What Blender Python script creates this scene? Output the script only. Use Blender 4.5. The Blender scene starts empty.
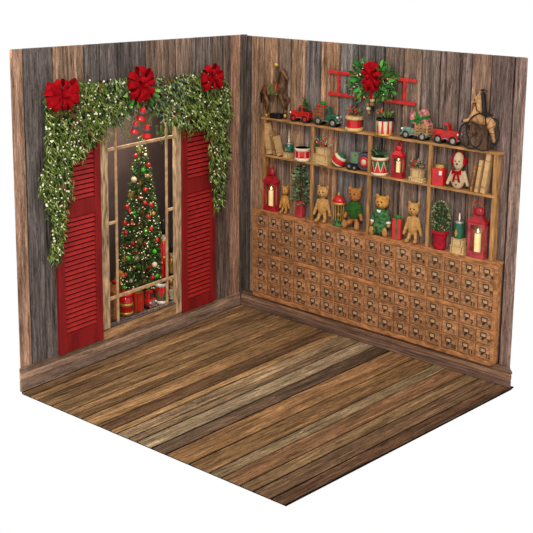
import bpy, bmesh, math, random
from mathutils import Vector, Matrix, Euler
R = random.Random(7)
PI = math.pi
col = bpy.context.scene.collection
sc = bpy.context.scene
sc.view_settings.view_transform = 'Standard'
sc.view_settings.look = 'None'

# ------------------------------------------------------------------ camera
yaw, pitch, roll, F = 2.3532, -0.2087, -0.0019, 1162.82
CAM = Vector((6.4845, -7.1596, 3.2405))
fw = Vector((math.cos(pitch)*math.cos(yaw), math.cos(pitch)*math.sin(yaw), math.sin(pitch)))
r0 = fw.cross(Vector((0, 0, 1))).normalized(); u0 = r0.cross(fw)
rt = r0*math.cos(roll) + u0*math.sin(roll); up = -r0*math.sin(roll) + u0*math.cos(roll)
SX, SY = -75.85, 91.58
cd = bpy.data.cameras.new('camera'); cam = bpy.data.objects.new('camera', cd); col.objects.link(cam)
m = Matrix((rt, up, -fw)).transposed().to_4x4(); m.translation = CAM
cam.matrix_world = m
cd.sensor_width = 36; cd.lens = F/533*36
cd.shift_x = -SX/533; cd.shift_y = -SY/533
cd.clip_end = 100
sc.camera = cam

# two walls: position along the wall (s, to the right), out of the wall (n), height (v)
Z = Vector((0, 0, 1))
O = Vector((-0.10289, 0.0910, 0))
ER = Vector((0.99978, -0.02092, 0)).normalized()
EL = Vector((-0.08748, 0.99617, 0)).normalized()
FR = {'R': (ER, -Z.cross(ER)), 'L': (EL, -Z.cross(EL))}
LR, LL = 2.676, 2.576

def P(w, s, n, v):
    e, N = FR[w]
    return O + e*s + N*n + Z*v

def uv(w, x, y, n=0.0):
    e, N = FR[w]
    d = fw + rt*((x-266.5-SX)/F) + up*(-(y-266.5+SY)/F)
    t = ((O + N*n - CAM).dot(N))/d.dot(N)
    q = CAM + d*t - O
    return q.dot(e), q.z

def ang(w):
    return math.atan2(FR[w][0].y, FR[w][0].x)

# ------------------------------------------------------------------ materials
def lin(c):
    return tuple(((x/255)/12.92 if x/255 <= .04045 else ((x/255+.055)/1.055)**2.4) for x in c)

def nodes(name):
    m = bpy.data.materials.new(name); m.use_nodes = True
    nt = m.node_tree; b = nt.nodes['Principled BSDF']
    return m, nt, b

def L_(nt, a, b): nt.links.new(a, b)

def mat(name, c, rough=.6, metal=0, var=.18, scale=18, bump=.0, emit=0, stretch=(1, 1, 1), sheen=0, spec=.3, rnd=0, coat=0):
    m, nt, b = nodes(name)
    b.inputs['Roughness'].default_value = rough
    b.inputs['Metallic'].default_value = metal
    b.inputs['Specular IOR Level'].default_value = spec
    if sheen: b.inputs['Sheen Weight'].default_value = sheen
    if coat: b.inputs['Coat Weight'].default_value = coat
    tc = nt.nodes.new('ShaderNodeTexCoord'); mp = nt.nodes.new('ShaderNodeMapping')
    mp.inputs['Scale'].default_value = stretch
    nz = nt.nodes.new('ShaderNodeTexNoise'); nz.inputs['Scale'].default_value = scale
    nz.inputs['Detail'].default_value = 5
    L_(nt, tc.outputs['Object'], mp.inputs['Vector']); L_(nt, mp.outputs['Vector'], nz.inputs['Vector'])
    rp = nt.nodes.new('ShaderNodeValToRGB')
    lo = [max(0, x*(1-var*1.6)) for x in lin(c)]; hi = [min(1, x*(1+var*1.3)) for x in lin(c)]
    rp.color_ramp.elements[0].position = .3; rp.color_ramp.elements[1].position = .7
    rp.color_ramp.elements[0].color = (*lo, 1); rp.color_ramp.elements[1].color = (*hi, 1)
    L_(nt, nz.outputs['Fac'], rp.inputs['Fac'])
    out = rp.outputs['Color']
    if rnd:
        oi = nt.nodes.new('ShaderNodeObjectInfo'); mr = nt.nodes.new('ShaderNodeMapRange')
        mr.inputs['To Min'].default_value = 1-rnd; mr.inputs['To Max'].default_value = 1+rnd
        L_(nt, oi.outputs['Random'], mr.inputs['Value'])
        mx = nt.nodes.new('ShaderNodeMix'); mx.data_type = 'RGBA'; mx.blend_type = 'MULTIPLY'; mx.inputs['Factor'].default_value = 1
        L_(nt, out, mx.inputs['A']); L_(nt, mr.outputs['Result'], mx.inputs['B']); out = mx.outputs['Result']
    L_(nt, out, b.inputs['Base Color'])
    if emit:
        L_(nt, out, b.inputs['Emission Color']); b.inputs['Emission Strength'].default_value = emit
    if bump:
        bp = nt.nodes.new('ShaderNodeBump'); bp.inputs['Strength'].default_value = bump; bp.inputs['Distance'].default_value = .01
        L_(nt, nz.outputs['Fac'], bp.inputs['Height']); L_(nt, bp.outputs['Normal'], b.inputs['Normal'])
    return m

def plank_mat(name, stretch, lo=.22, hi=1.5, crack=.75, cf=.5):
    """weathered planks: colour attribute (one tone per plank, alpha = random) times stretched grain"""
    m, nt, b = nodes(name)
    b.inputs['Roughness'].default_value = .85; b.inputs['Specular IOR Level'].default_value = .06
    at = nt.nodes.new('ShaderNodeAttribute'); at.attribute_name = 'Col'
    tc = nt.nodes.new('ShaderNodeTexCoord'); mp = nt.nodes.new('ShaderNodeMapping'); mp.inputs['Scale'].default_value = stretch
    L_(nt, tc.outputs['Object'], mp.inputs['Vector'])
    ml = nt.nodes.new('ShaderNodeMath'); ml.operation = 'MULTIPLY'; ml.inputs[1].default_value = 37
    L_(nt, at.outputs['Alpha'], ml.inputs[0])
    def noise(scale, detail, rough, dist=0):
        n = nt.nodes.new('ShaderNodeTexNoise'); n.noise_dimensions = '4D'
        n.inputs['Scale'].default_value = scale; n.inputs['Detail'].default_value = detail
        n.inputs['Roughness'].default_value = rough; n.inputs['Distortion'].default_value = dist
        L_(nt, mp.outputs['Vector'], n.inputs['Vector']); L_(nt, ml.outputs[0], n.inputs['W'])
        return n
    def ramp(src, stops):
        r = nt.nodes.new('ShaderNodeValToRGB')
        while len(r.color_ramp.elements) < len(stops): r.color_ramp.elements.new(.5)
        for e, (p, v) in zip(r.color_ramp.elements, stops):
            e.position = p; e.color = (v, v, v, 1)
        L_(nt, src, r.inputs['Fac']); return r
    def mul(a, bb, mode='MULTIPLY', f=1):
        x = nt.nodes.new('ShaderNodeMix'); x.data_type = 'RGBA'; x.blend_type = mode; x.inputs['Factor'].default_value = f
        L_(nt, a, x.inputs['A']); L_(nt, bb, x.inputs['B']); return x.outputs['Result']
    n1 = noise(1, 9, .72, .5); n2 = noise(3.1, 6, .75, .3); n3 = noise(.28, 3, .5, .8)
    g1 = ramp(n1.outputs['Fac'], [(.33, lo), (.45, .7), (.54, 1.0), (.68, hi)])
    g2 = ramp(n2.outputs['Fac'], [(.34, .2), (.44, .85), (.58, 1.05), (.72, 1.7)])
    g3 = ramp(n3.outputs['Fac'], [(.3, .62), (.5, 1.0), (.7, 1.3)])
    c = mul(at.outputs['Color'], g1.outputs['Color']); c = mul(c, g2.outputs['Color'], f=crack); c = mul(c, g3.outputs['Color'])
    n4 = noise(1.7, 4, .6, 1.2)
    g4 = ramp(n4.outputs['Fac'], [(.455, 1.0), (.485, .22), (.50, .22), (.525, 1.0)])
    c = mul(c, g4.outputs['Color'], f=cf)
    L_(nt, c, b.inputs['Base Color'])
    bp = nt.nodes.new('ShaderNodeBump'); bp.inputs['Strength'].default_value = .8; bp.inputs['Distance'].default_value = .008
    L_(nt, n1.outputs['Fac'], bp.inputs['Height']); L_(nt, bp.outputs['Normal'], b.inputs['Normal'])
    return m

def attr_mat(name, rough=.55, trans=0):
    m, nt, b = nodes(name)
    at = nt.nodes.new('ShaderNodeAttribute'); at.attribute_name = 'Col'
    L_(nt, at.outputs['Color'], b.inputs['Base Color'])
    b.inputs['Roughness'].default_value = rough; b.inputs['Specular IOR Level'].default_value = .08
    return m

M_WALL = plank_mat('weathered_wall_planks', (44, 44, 2.6), lo=.1, hi=2.05, crack=.9, cf=.8)
M_FLOOR = plank_mat('brown_floor_planks', (44, 2.4, 44), lo=.12, hi=2.0, crack=.95, cf=.8)
M_TRIMR = plank_mat('trim_wood_along_x', (1.5, 34, 34), lo=.25, hi=1.5)
M_TRIML = plank_mat('trim_wood_along_y', (34, 1.5, 34), lo=.25, hi=1.5)
M_LEAF = attr_mat('leaf_green', .7)
M_GAP = mat('dark_gap', (26, 22, 20), .9)
M_ALC = mat('alcove_brown', (104, 86, 80), .9, var=.12, scale=6)
M_RED = mat('shutter_red', (138, 24, 26), .5, var=.22, scale=14, stretch=(1, 1, .25), bump=.1)
M_SLAT = mat('shutter_slat_red', (170, 34, 32), .55, var=.15, scale=20)
M_SLATSHADE = mat('shutter_gap_shade', (34, 6, 8), .9)  # shade between the slats, put into the colour of the sheet behind
M_FRAME = mat('pale_window_wood', (186, 154, 118), .75, var=.45, scale=18, stretch=(3, 3, .5), bump=.3, spec=.1)
M_MUNT = mat('window_bar_wood', (200, 160, 118), .7, var=.25, scale=20)
M_SHELF = mat('shelf_wood', (180, 130, 76), .6, var=.35, scale=26, stretch=(.3, 2, 2), bump=.2)
M_POST = mat('shelf_post_wood', (172, 124, 74), .6, var=.35, scale=26, stretch=(2, 2, .3), bump=.2)
M_CAB = mat('cabinet_wood', (178, 120, 74), .6, var=.35, scale=26, stretch=(.6, 2, 1.5), bump=.15, spec=.15)
M_DRAW = mat('drawer_front_wood', (174, 126, 88), .6, var=.35, scale=30, stretch=(1, 1, 2.2), bump=.15, rnd=.25, spec=.12)
M_DRAWE = mat('drawer_dark_edge', (70, 40, 22), .7)
M_IRON = mat('dark_iron', (66, 50, 40), .45, metal=.3)
M_INK = mat('dark_ink', (58, 34, 20), .8)
M_BLACK = mat('black_paint', (28, 25, 25), .4)
M_VELVET = mat('red_velvet', (160, 6, 18), .8, var=.3, scale=30, spec=.08)
M_GLOSSR = mat('glossy_red', (205, 28, 30), .25, coat=.4, var=.12)
M_TRUCKR = mat('truck_red', (192, 36, 28), .35, coat=.3, var=.2, scale=30)
M_TRUCKG = mat('truck_green', (48, 98, 72), .4, coat=.3, var=.3, scale=30)
M_TRUCKP = mat('truck_pale_green', (112, 142, 120), .45, coat=.2, var=.3, scale=30)
M_TYRE = mat('tyre_black', (36, 33, 32), .7)
M_HUB = mat('hubcap_grey', (170, 160, 145), .4, metal=.4)
M_GLASSD = mat('dark_window', (66, 58, 54), .2)
M_SILV = mat('silver_trim', (190, 182, 170), .35, metal=.6)
M_CRATE = mat('crate_wood', (140, 88, 58), .7, var=.3, scale=30)
M_CRATEL = mat('light_crate_wood', (176, 128, 84), .7, var=.3, scale=30)
M_GOLD = mat('gold', (212, 165, 80), .35, metal=.45, var=.2)
M_CREAM = mat('cream', (232, 214, 172), .6)
M_WHITE = mat('white_paint', (240, 234, 222), .5)
M_GREENP = mat('green_paint', (34, 110, 66), .4, var=.2)
M_GREENR = mat('green_ribbon', (38, 120, 44), .5, var=.3)
M_PAPER = mat('old_paper', (216, 180, 124), .8, var=.15, scale=40, stretch=(1, 1, 4))
M_BOOK = mat('tan_book_cover', (206, 164, 112), .7, var=.16, scale=26)
M_BOOK2 = mat('brown_book_cover', (160, 112, 66), .7, var=.3, scale=26)
M_BOOK3 = mat('pale_book_cover', (218, 188, 130), .7, var=.25, scale=26)
M_TWIG = mat('brown_twig', (92, 66, 44), .8)
M_FUR1 = mat('golden_fur', (206, 146, 72), .95, var=.2, scale=60, bump=.6, spec=.05)
M_FUR2 = mat('brown_fur', (178, 112, 56), .95, var=.2, scale=60, bump=.6, spec=.05)
M_FUR3 = mat('tan_fur', (200, 150, 88), .95, var=.2, scale=60, bump=.6, spec=.05)
M_FUR4 = mat('beige_linen', (206, 178, 140), .95, var=.1, scale=60, bump=.4)
M_FURL = mat('pale_fur', (214, 170, 112), .95, var=.25, scale=60)
M_PAD = mat('paw_felt', (168, 122, 76), .95, var=.2)
M_KNIT = mat('green_knit', (46, 88, 28), .95, var=.35, scale=70, bump=.5)
M_DRESS = mat('green_patterned_cloth', (64, 108, 60), .9, var=.6, scale=45, bump=.3)
M_WAX = mat('candle_wax', (240, 214, 150), .5, emit=.35, var=.1)
M_FLAME = mat('candle_flame', (255, 236, 180), .5, emit=3, var=.02)
M_LANT = mat('lantern_red', (170, 30, 40), .4, var=.25, scale=24, coat=.2)
M_LANTP = mat('lantern_dusty_red', (176, 62, 66), .55, var=.3, scale=24)
M_LANTB = mat('lantern_back_glass', (156, 124, 88), .2)
M_HORSEB = mat('dark_bronze_horse', (104, 70, 44), .4, var=.6, scale=24, metal=.2)
M_HORSEW = mat('carved_pale_horse', (204, 150, 96), .55, var=.3, scale=20)
M_JARG = mat('green_jar_glass', (28, 92, 66), .15, coat=.5, var=.25)
M_REDGL = mat('red_pot_glass', (190, 58, 62), .2, coat=.5, var=.2)
M_BURLAP = mat('red_pot_cloth', (172, 18, 36), .9, var=.3, scale=40, bump=.5)
M_ROPE = mat('dark_blue', (44, 60, 92), .5)
M_GIFTP = mat('pink_white_paper', (232, 120, 110), .6, var=.75, scale=34)
M_GRY = mat('striped_grey', (92, 86, 80), .5)
M_BRASS = mat('old_brass', (150, 118, 70), .35, metal=.6, var=.3)
M_SKIN = mat('doll_skin', (226, 176, 130), .6)
M_SPOOL = mat('spool_wood', (214, 178, 120), .65, var=.2, scale=30)

# ------------------------------------------------------------------ mesh tools
class MB:
    def __init__(self):
        self.v = []; self.f = []; self.c = []; self.sm = []
    def add(self, vs, fs, c=None, sm=False, M=None):
        o = len(self.v)
        for p in vs:
            p = Vector(p); self.v.append(M @ p if M else p)
        for f in fs:
            self.f.append([i+o for i in f]); self.c.append(c); self.sm.append(sm)
        return self
    def box(self, c, s, rot=None, col=None, M=None):
        x, y, z = s[0]/2, s[1]/2, s[2]/2
        vs = [Vector((a*x, b*y, d*z)) for a in (-1, 1) for b in (-1, 1) for d in (-1, 1)]
        if rot: q = Euler(rot).to_matrix(); vs = [q @ p for p in vs]
        vs = [p+Vector(c) for p in vs]
        return self.add(vs, [(0, 1, 3, 2), (4, 6, 7, 5), (0, 4, 5, 1), (2, 3, 7, 6), (0, 2, 6, 4), (1, 5, 7, 3)], col, False, M)
    def hexa(self, vs, col=None):
        return self.add(vs, [(0, 3, 2, 1), (4, 5, 6, 7), (0, 1, 5, 4), (1, 2, 6, 5), (2, 3, 7, 6), (3, 0, 4, 7)], col)
    def cyl(self, p0, p1, r0, r1=None, seg=14, col=None, sm=True, M=None):
        r1 = r0 if r1 is None else r1
        p0, p1 = Vector(p0), Vector(p1); d = (p1-p0).normalized()
        a = d.orthogonal().normalized(); b = d.cross(a)
        vs = []
        for p, r in ((p0, r0), (p1, r1)):
            for i in range(seg):
                t = 2*PI*i/seg; vs.append(p + a*math.cos(t)*r + b*math.sin(t)*r)
        fs = [(i, (i+1) % seg, seg+(i+1) % seg, seg+i) for i in range(seg)]
        self.add(vs, fs, col, sm, M)
        self.add(vs, [list(range(seg))[::-1], list(range(seg, 2*seg))], col, False, M)
        return self
    def ell(self, c, r, rot=None, su=14, sv=9, col=None, M=None):
        if not hasattr(r, '__len__'): r = (r, r, r)
        q = Euler(rot).to_matrix() if rot else None
        vs = []; fs = []
        def pt(th, ph):
            p = Vector((r[0]*math.sin(th)*math.cos(ph), r[1]*math.sin(th)*math.sin(ph), r[2]*math.cos(th)))
            return (q @ p if q else p) + Vector(c)
        vs.append(pt(0, 0))
        for j in range(1, sv):
            for i in range(su): vs.append(pt(PI*j/sv, 2*PI*i/su))
        vs.append(pt(PI, 0)); n = len(vs)-1
        for i in range(su): fs.append((0, 1+i, 1+(i+1) % su))
        for j in range(sv-2):
            for i in range(su):
                a = 1+j*su
                fs.append((a+i, a+su+i, a+su+(i+1) % su, a+(i+1) % su))
        a = 1+(sv-2)*su
        for i in range(su): fs.append((a+i, n, a+(i+1) % su))
        return self.add(vs, fs, col, True, M)
    def lathe(self, prof, c=(0, 0, 0), seg=24, col=None, sm=True, sx=1, sy=1, M=None):
        vs = []; fs = []
        for r, z in prof:
            for i in range(seg):
                t = 2*PI*i/seg; vs.append((c[0]+r*math.cos(t)*sx, c[1]+r*math.sin(t)*sy, c[2]+z))
        for j in range(len(prof)-1):
            for i in range(seg):
                fs.append((j*seg+i, j*seg+(i+1) % seg, (j+1)*seg+(i+1) % seg, (j+1)*seg+i))
        fs.append(list(range(seg))[::-1]); k = (len(prof)-1)*seg; fs.append(list(range(k, k+seg)))
        return self.add(vs, fs, col, sm, M)
    def tube(self, path, r, seg=8, closed=False, col=None, M=None):
        path = [Vector(p) for p in path]; n = len(path); vs = []; fs = []; a = None
        for i, p in enumerate(path):
            if closed: d = path[(i+1) % n]-path[i-1]
            else: d = path[min(i+1, n-1)]-path[max(i-1, 0)]
            d.normalize()
            a = (d.orthogonal() if a is None else a - d*a.dot(d)).normalized(); b = d.cross(a)
            rr = r[i] if hasattr(r, '__len__') else r
            for k in range(seg):
                t = 2*PI*k/seg; vs.append(p+a*math.cos(t)*rr+b*math.sin(t)*rr)
        for i in range(n if closed else n-1):
            j = (i+1) % n
            for k in range(seg): fs.append((i*seg+k, i*seg+(k+1) % seg, j*seg+(k+1) % seg, j*seg+k))
        if not closed: fs.append(list(range(seg))[::-1]); fs.append(list(range((n-1)*seg, n*seg)))
        return self.add(vs, fs, col, True, M)
    def prism(self, poly, y0, y1, col=None, M=None, sm=False):
        n = len(poly)
        vs = [(x, y0, z) for x, z in poly]+[(x, y1, z) for x, z in poly]
        fs = [list(range(n)), list(range(n, 2*n))[::-1]]+[(i, n+i, n+(i+1) % n, (i+1) % n) for i in range(n)]
        return self.add(vs, fs, col, sm, M)
    def ring(self, c, R_, r, axis='Y', seg=28, k=8, sz=1.0, col=None):
        path = []
        for i in range(seg):
            t = 2*PI*i/seg; a, b = R_*math.cos(t), R_*math.sin(t)*sz
            path.append(Vector(c)+(Vector((a, 0, b)) if axis == 'Y' else Vector((a, b, 0)) if axis == 'Z' else Vector((0, a, b))))
        return self.tube(path, r, k, True, col)
    def build(self, name, m, parent=None, bevel=0, loc=None, seg=2):
        me = bpy.data.meshes.new(name)
        me.from_pydata([tuple(p) for p in self.v], [], self.f)
        me.polygons.foreach_set('use_smooth', self.sm)
        if any(c is not None for c in self.c):
            at = me.attributes.new('Col', 'FLOAT_COLOR', 'FACE')
            buf = []
            for c in self.c:
                c = c or (1, 1, 1, 1); buf.extend(c if len(c) == 4 else (*c, 1))
            at.data.foreach_set('color', buf)
        me.validate()
        bm = bmesh.new(); bm.from_mesh(me); bmesh.ops.recalc_face_normals(bm, faces=bm.faces[:]) if len(bm.faces) < 60000 else None
        bm.to_mesh(me); bm.free()
        me.materials.append(m)
        o = bpy.data.objects.new(name, me); col.objects.link(o)
        if parent: o.parent = parent
        if loc: o.location = loc
        if bevel:
            b = o.modifiers.new('bevel', 'BEVEL'); b.width = bevel; b.segments = seg; b.limit_method = 'ANGLE'; b.angle_limit = .6
        return o

def blob(name, prims, m, parent=None, vox=.006, smooth=4):
    """one continuous surface from overlapping ellipsoids and tapered capsules"""
    mb = MB()
    for p in prims:
        if p[0] == 'e': mb.ell(p[1], p[2], p[3] if len(p) > 3 else None, 16, 10)
        else:
            a, b, ra, rb = p[1:5]
            mb.cyl(a, b, ra, rb, 14); mb.ell(a, ra, None, 14, 9); mb.ell(b, rb, None, 14, 9)
    t = mb.build('tmp', m)
    rm = t.modifiers.new('r', 'REMESH'); rm.mode = 'VOXEL'; rm.voxel_size = vox; rm.use_smooth_shade = True
    s = t.modifiers.new('s', 'SMOOTH'); s.iterations = smooth; s.factor = .5
    dg = bpy.context.evaluated_depsgraph_get(); dg.update()
    me = bpy.data.meshes.new_from_object(t.evaluated_get(dg))
    me.name = name
    bpy.data.objects.remove(t)
    for q in me.polygons: q.use_smooth = True
    o = bpy.data.objects.new(name, me); col.objects.link(o)
    if parent: o.parent = parent
    return o

def tag(o, label=None, cat=None, group=None, kind=None):
    if label: o['label'] = label
    if cat: o['category'] = cat
    if group: o['group'] = group
    if kind: o['kind'] = kind
    return o

def empty(name, loc, rz, label, cat, group=None):
    o = bpy.data.objects.new(name, None); col.objects.link(o)
    o.empty_display_size = .05
    o.location = loc; o.rotation_euler = (0, 0, rz)
    return tag(o, label, cat, group)

def item(name, label, cat, w, x0, x1, yt, v=None, yb=None, n=-.045, rz=0, group=None):
    """an Empty at the base of a thing standing against wall w, with its width and height in metres"""
    xc = (x0+x1)/2
    if v is None: v = uv(w, xc, yb, n)[1]
    ym = yt if yb is None else (yt+yb)/2
    s0, s1 = uv(w, x0, ym, n)[0], uv(w, x1, ym, n)[0]
    H = uv(w, xc, yt, n)[1]-v
    r = empty(name, P(w, (s0+s1)/2, n, v), ang(w)+rz, label, cat, group)
    return r, s1-s0, H

# ------------------------------------------------------------------ room shell
def plankcol(c, j=.06):
    l = lin(c); k = 1+R.uniform(-j, j)
    return (l[0]*k, l[1]*k, l[2]*k, R.random())

WB = 1.62   # weathered wood is dimmed by its grain
def wc(c): return (min(255, c[0]*WB*1.03), min(255, c[1]*WB*1.0), min(255, c[2]*WB*.975))

def wall(name, w, planks, n, top, holes=(), bottom=0.0):
    mb = MB()
    lo_, hi_ = planks[0][0], planks[-1][1]
    for s0, s1, c in planks:
        cc = plankcol(wc(c)); g = R.choice([.004, .006, .008])
        runs = [(bottom, None)]
        for h0, h1, z0, z1 in holes:
            if s0 >= h0-.02 and s1 <= h1+.02: runs = [(bottom, z0), (z1, None)]
        for z0, z1 in runs:
            a0 = top(s0) if z1 is None else z1; a1 = top(s1) if z1 is None else z1
            ga = 0 if s0 == lo_ else g; gb = 0 if s1 == hi_ else g
            ea = .03 if s0 == lo_ else 0; eb = .03 if s1 == hi_ else 0   # end boards hide the backing
            vs = [P(w, s0+ga, n, z0), P(w, s1-gb, n, z0), P(w, s1-gb-eb*.8, n-.022, z0), P(w, s0+ga+ea*.8, n-.022, z0),
                  P(w, s0+ga, n, a0), P(w, s1-gb, n, a1), P(w, s1-gb-eb*.8, n-.022, a1), P(w, s0+ga+ea*.8, n-.022, a0)]
            mb.hexa(vs, cc)
            dk = (.004, .003, .003, R.random())
            p, q = s0+ea*1.4, s1-eb*1.4
            vs = [P(w, p, n-.022, z0), P(w, q, n-.022, z0), P(w, q, n-.03, z0), P(w, p, n-.03, z0),
                  P(w, p, n-.022, a0-.004), P(w, q, n-.022, a1-.004), P(w, q, n-.03, a1-.004), P(w, p, n-.03, a0-.004)]
            mb.hexa(vs, dk)
    o = mb.build(name, M_WALL, bevel=.003, seg=1); o['kind'] = 'structure'
    return o

NW = -.09      # back wall of the shelf side lies this far behind the cabinet front
NL_ = -.02
br = [(118, 92, 74), (128, 100, 80)]
# right wall: (left edge pixel at the top, tone)
rp = [(246.5, (70, 65, 63)), (251, (112, 90, 74)), (264, (124, 100, 80)), (278, (98, 84, 74)), (291, (120, 98, 80)), (306, (86, 80, 78)),
      (321, (114, 90, 72)), (340, (84, 80, 78)), (358, (78, 73, 71)), (385, (86, 74, 66)), (404, (92, 78, 68)), (422.5, (88, 78, 72)), (441, (84, 72, 66)),
      (460.5, (80, 70, 66)), (472.6, (98, 80, 68)), (492, (84, 72, 68)), (515, (92, 78, 72))]
REND = uv('R', 528.3, 58, NW)[0]
rs = [uv('R', x, 38+(x-240)*.076, NW)[0] for x, c in rp]+[REND]
rs[0] = -.06
_tr = [uv('R', 247, 35.6, NW), uv('R', 528.3, 58, NW)]
def topR(s): return _tr[0][1]+(_tr[1][1]-_tr[0][1])*(s-_tr[0][0])/(_tr[1][0]-_tr[0][0])
wall('wall_right', 'R', [(rs[i], rs[i+1], rp[i][1]) for i in range(len(rp))], NW, topR)
# left wall
lp = [(9.3, (112, 90, 76)), (23, (74, 69, 67)), (52.4, (104, 86, 72)), (84, (72, 67, 65)), (118, (72, 67, 65)), (145.6, (94, 80, 70)),
      (168.8, (98, 84, 74)), (192, (82, 74, 70)), (212.7, (80, 70, 64)), (231, (122, 96, 80))]
ls = [uv('L', x, 50-(x-9)*.062, NL_)[0] for x, c in lp]+[0.0, -NW+.004]
lc = [c for x, c in lp]+[(74, 68, 64)]
OPN = (-1.70, -.845, .25, 1.90)
# planks that cross the window opening are cut at its sides
cuts = []
for i in range(len(lc)):
    a, b = ls[i], ls[i+1]
    e = [a]+[x for x in OPN[:2] if a < x < b]+[b]
    for j in range(len(e)-1): cuts.append((e[j], e[j+1], lc[i]))
def topL(s): return 2.3696+(2.4467-2.3696)*(s+.0386)/(-2.545)
wall('wall_left', 'L', cuts, NL_, topL, [OPN])

eL0, eR0 = FR['L'][0], FR['R'][0]
# floor of long planks, running along the left wall
A0 = O.copy(); A1 = P('R', LR, 0, 0); B0 = P('L', -LL, 0, 0); B1 = Vector((2.5361, -2.4149, 0))
FT = [(-.003, (118, 90, 64)), (.04, (146, 112, 76)), (.075, (112, 86, 60)), (.14, (124, 96, 66)), (.205, (136, 104, 70)), (.235, (116, 88, 60)), (.27, (142, 108, 72)), (.335, (100, 74, 52)), (.385, (150, 116, 78)),
      (.415, (146, 120, 90)), (.46, (134, 108, 80)), (.49, (146, 124, 96)), (.548, (92, 72, 56)), (.60, (128, 94, 62)), (.685, (118, 88, 58)),
      (.755, (128, 106, 78)), (.795, (116, 84, 58)), (.855, (116, 90, 62)), (.90, (106, 80, 58)), (.955, (92, 66, 48)), (1.0, None)]
mb = MB()
for i in range(len(FT)-1):
    t0, t1, c = FT[i][0], FT[i+1][0], FT[i][1]
    t0 = max(t0, -.0); g = R.choice([.002, .003, .0042])
    a = A0.lerp(A1, t0+g*.6); b = A0.lerp(A1, t1-g*.6); d = B0.lerp(B1, t1-g); e = B0.lerp(B1, t0+g)
    # some planks are made of two lengths
    segs = [(0, 1)] if i % 3 else [(0, .42+.3*R.random()), None]
    if segs[-1] is None: segs[-1] = (segs[0][1]+.0012, 1)
    for f0, f1 in segs:
        q = [a.lerp(e, f0), b.lerp(d, f0), b.lerp(d, f1), a.lerp(e, f1)]
        mb.hexa([p-Z*.006 for p in q]+q, plankcol(tuple(min(255, x*1.24) for x in c), .1))
q = [A0+eL0*.06-eR0*.06, A1+eL0*.06-eR0*.004, A1, B1, B0, B0-eR0*.03+eL0*.03]
k = len(q)
mb.add([p-Z*.012 for p in q]+[p-Z*.0055 for p in q], [list(range(k))[::-1], list(range(k, 2*k))]+[(a, (a+1) % k, k+(a+1) % k, k+a) for a in range(k)], (.006, .004, .003, .3))
fl = mb.build('floor', M_FLOOR); fl['kind'] = 'structure'

# baseboards
def board(mb, w, s0, s1, n0, n1, za, zb, c, zt=None):
    """za/zb: (bottom, top) at s0 and s1"""
    vs = [P(w, s0, n1, za[0]), P(w, s1, n1, zb[0]), P(w, s1, n0, zb[0]), P(w, s0, n0, za[0]),
          P(w, s0, n1, za[1]), P(w, s1, n1, zb[1]), P(w, s1, n0, zb[1]), P(w, s0, n0, za[1])]
    mb.hexa(vs, plankcol(c))
_b = board
def board(mb, w, s0, s1, n0, n1, za, zb, c):
    if w == 'L': return _b(mb, w, s0, s1, n0, n1, za, zb, c)
    sb = REND-.004
    vs = [P(w, s0, n1, za[0]), P(w, s1, n1, zb[0]), P(w, sb, n0, zb[0]), P(w, s0-.05, n0, za[0]),
          P(w, s0, n1, za[1]), P(w, s1, n1, zb[1]), P(w, sb, n0, zb[1]), P(w, s0-.05, n0, za[1])]
    mb.hexa(vs, plankcol(c))
mb = MB()
board(mb, 'R', .0, LR, NW, 0, (0, .062), (0, .062), (140, 108, 90))
board(mb, 'R', .0, LR, NW, -.004, (.064, .1), (.064, .1), (172, 130, 102))
board(mb, 'R', .0, LR, NW, -.012, (.102, .122), (.102, .122), (132, 102, 84))
o = mb.build('baseboard_right', M_TRIMR, bevel=.004); o['kind'] = 'structure'
mb = MB()
board(mb, 'L', -LL, 0, NL_, 0, (0, .085), (0, .05), (150, 124, 106))
board(mb, 'L', -LL, 0, NL_, -.004, (.087, .135), (.052, .088), (190, 154, 128))
board(mb, 'L', -LL, 0, NL_, -.010, (.137, .178), (.09, .11), (156, 126, 106))
o = mb.build('baseboard_left', M_TRIML, bevel=.004); o['kind'] = 'structure'
# window sill
mb = MB()
board(mb, 'L', -1.735, -.808, NL_-.02, -.002, (.15, .226), (.135, .222), (196, 150, 106))
board(mb, 'L', -1.70, -.845, -.056, -.006, (.18, .238), (.15, .237), (130, 106, 94))
o = mb.build('trim_1', M_TRIML, bevel=.003); o['kind'] = 'structure'

# alcove behind the window
def quadbox(name, faces, m):
    mb = MB()
    for f in faces: mb.add(f, [(0, 1, 2, 3)])
    o = mb.build(name, m); o['kind'] = 'structure'; return o
a0, a1, zb, zt, dn = -1.76, .0, .232, 1.98, -.66
g = lambda s, n, v: P('L', s, n, v)
nf = NL_-.031
quadbox('wall_alcove', [
    [g(a0, dn, zb), g(a1, dn, zb), g(a1, dn, zt), g(a0, dn, zt)],
    [g(a0, nf, zb), g(a0, dn, zb), g(a0, dn, zt), g(a0, nf, zt)],
    [g(a1, nf, zb), g(a1, dn, zb), g(a1, dn, zt), g(a1, nf, zt)]], M_ALC)
quadbox('ceiling_alcove', [[g(a0, nf, zt), g(a1, nf, zt), g(a1, dn, zt), g(a0, dn, zt)]], M_ALC)
mb = MB()
mb.hexa([g(a0, nf, zb-.02), g(a1, nf, zb-.02), g(a1, dn, zb-.02), g(a0, dn, zb-.02), g(a0, nf, zb), g(a1, nf, zb), g(a1, dn, zb), g(a0, dn, zb)], plankcol((120, 92, 70)))
o = mb.build('floor_alcove', M_TRIML); o['kind'] = 'structure'

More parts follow.
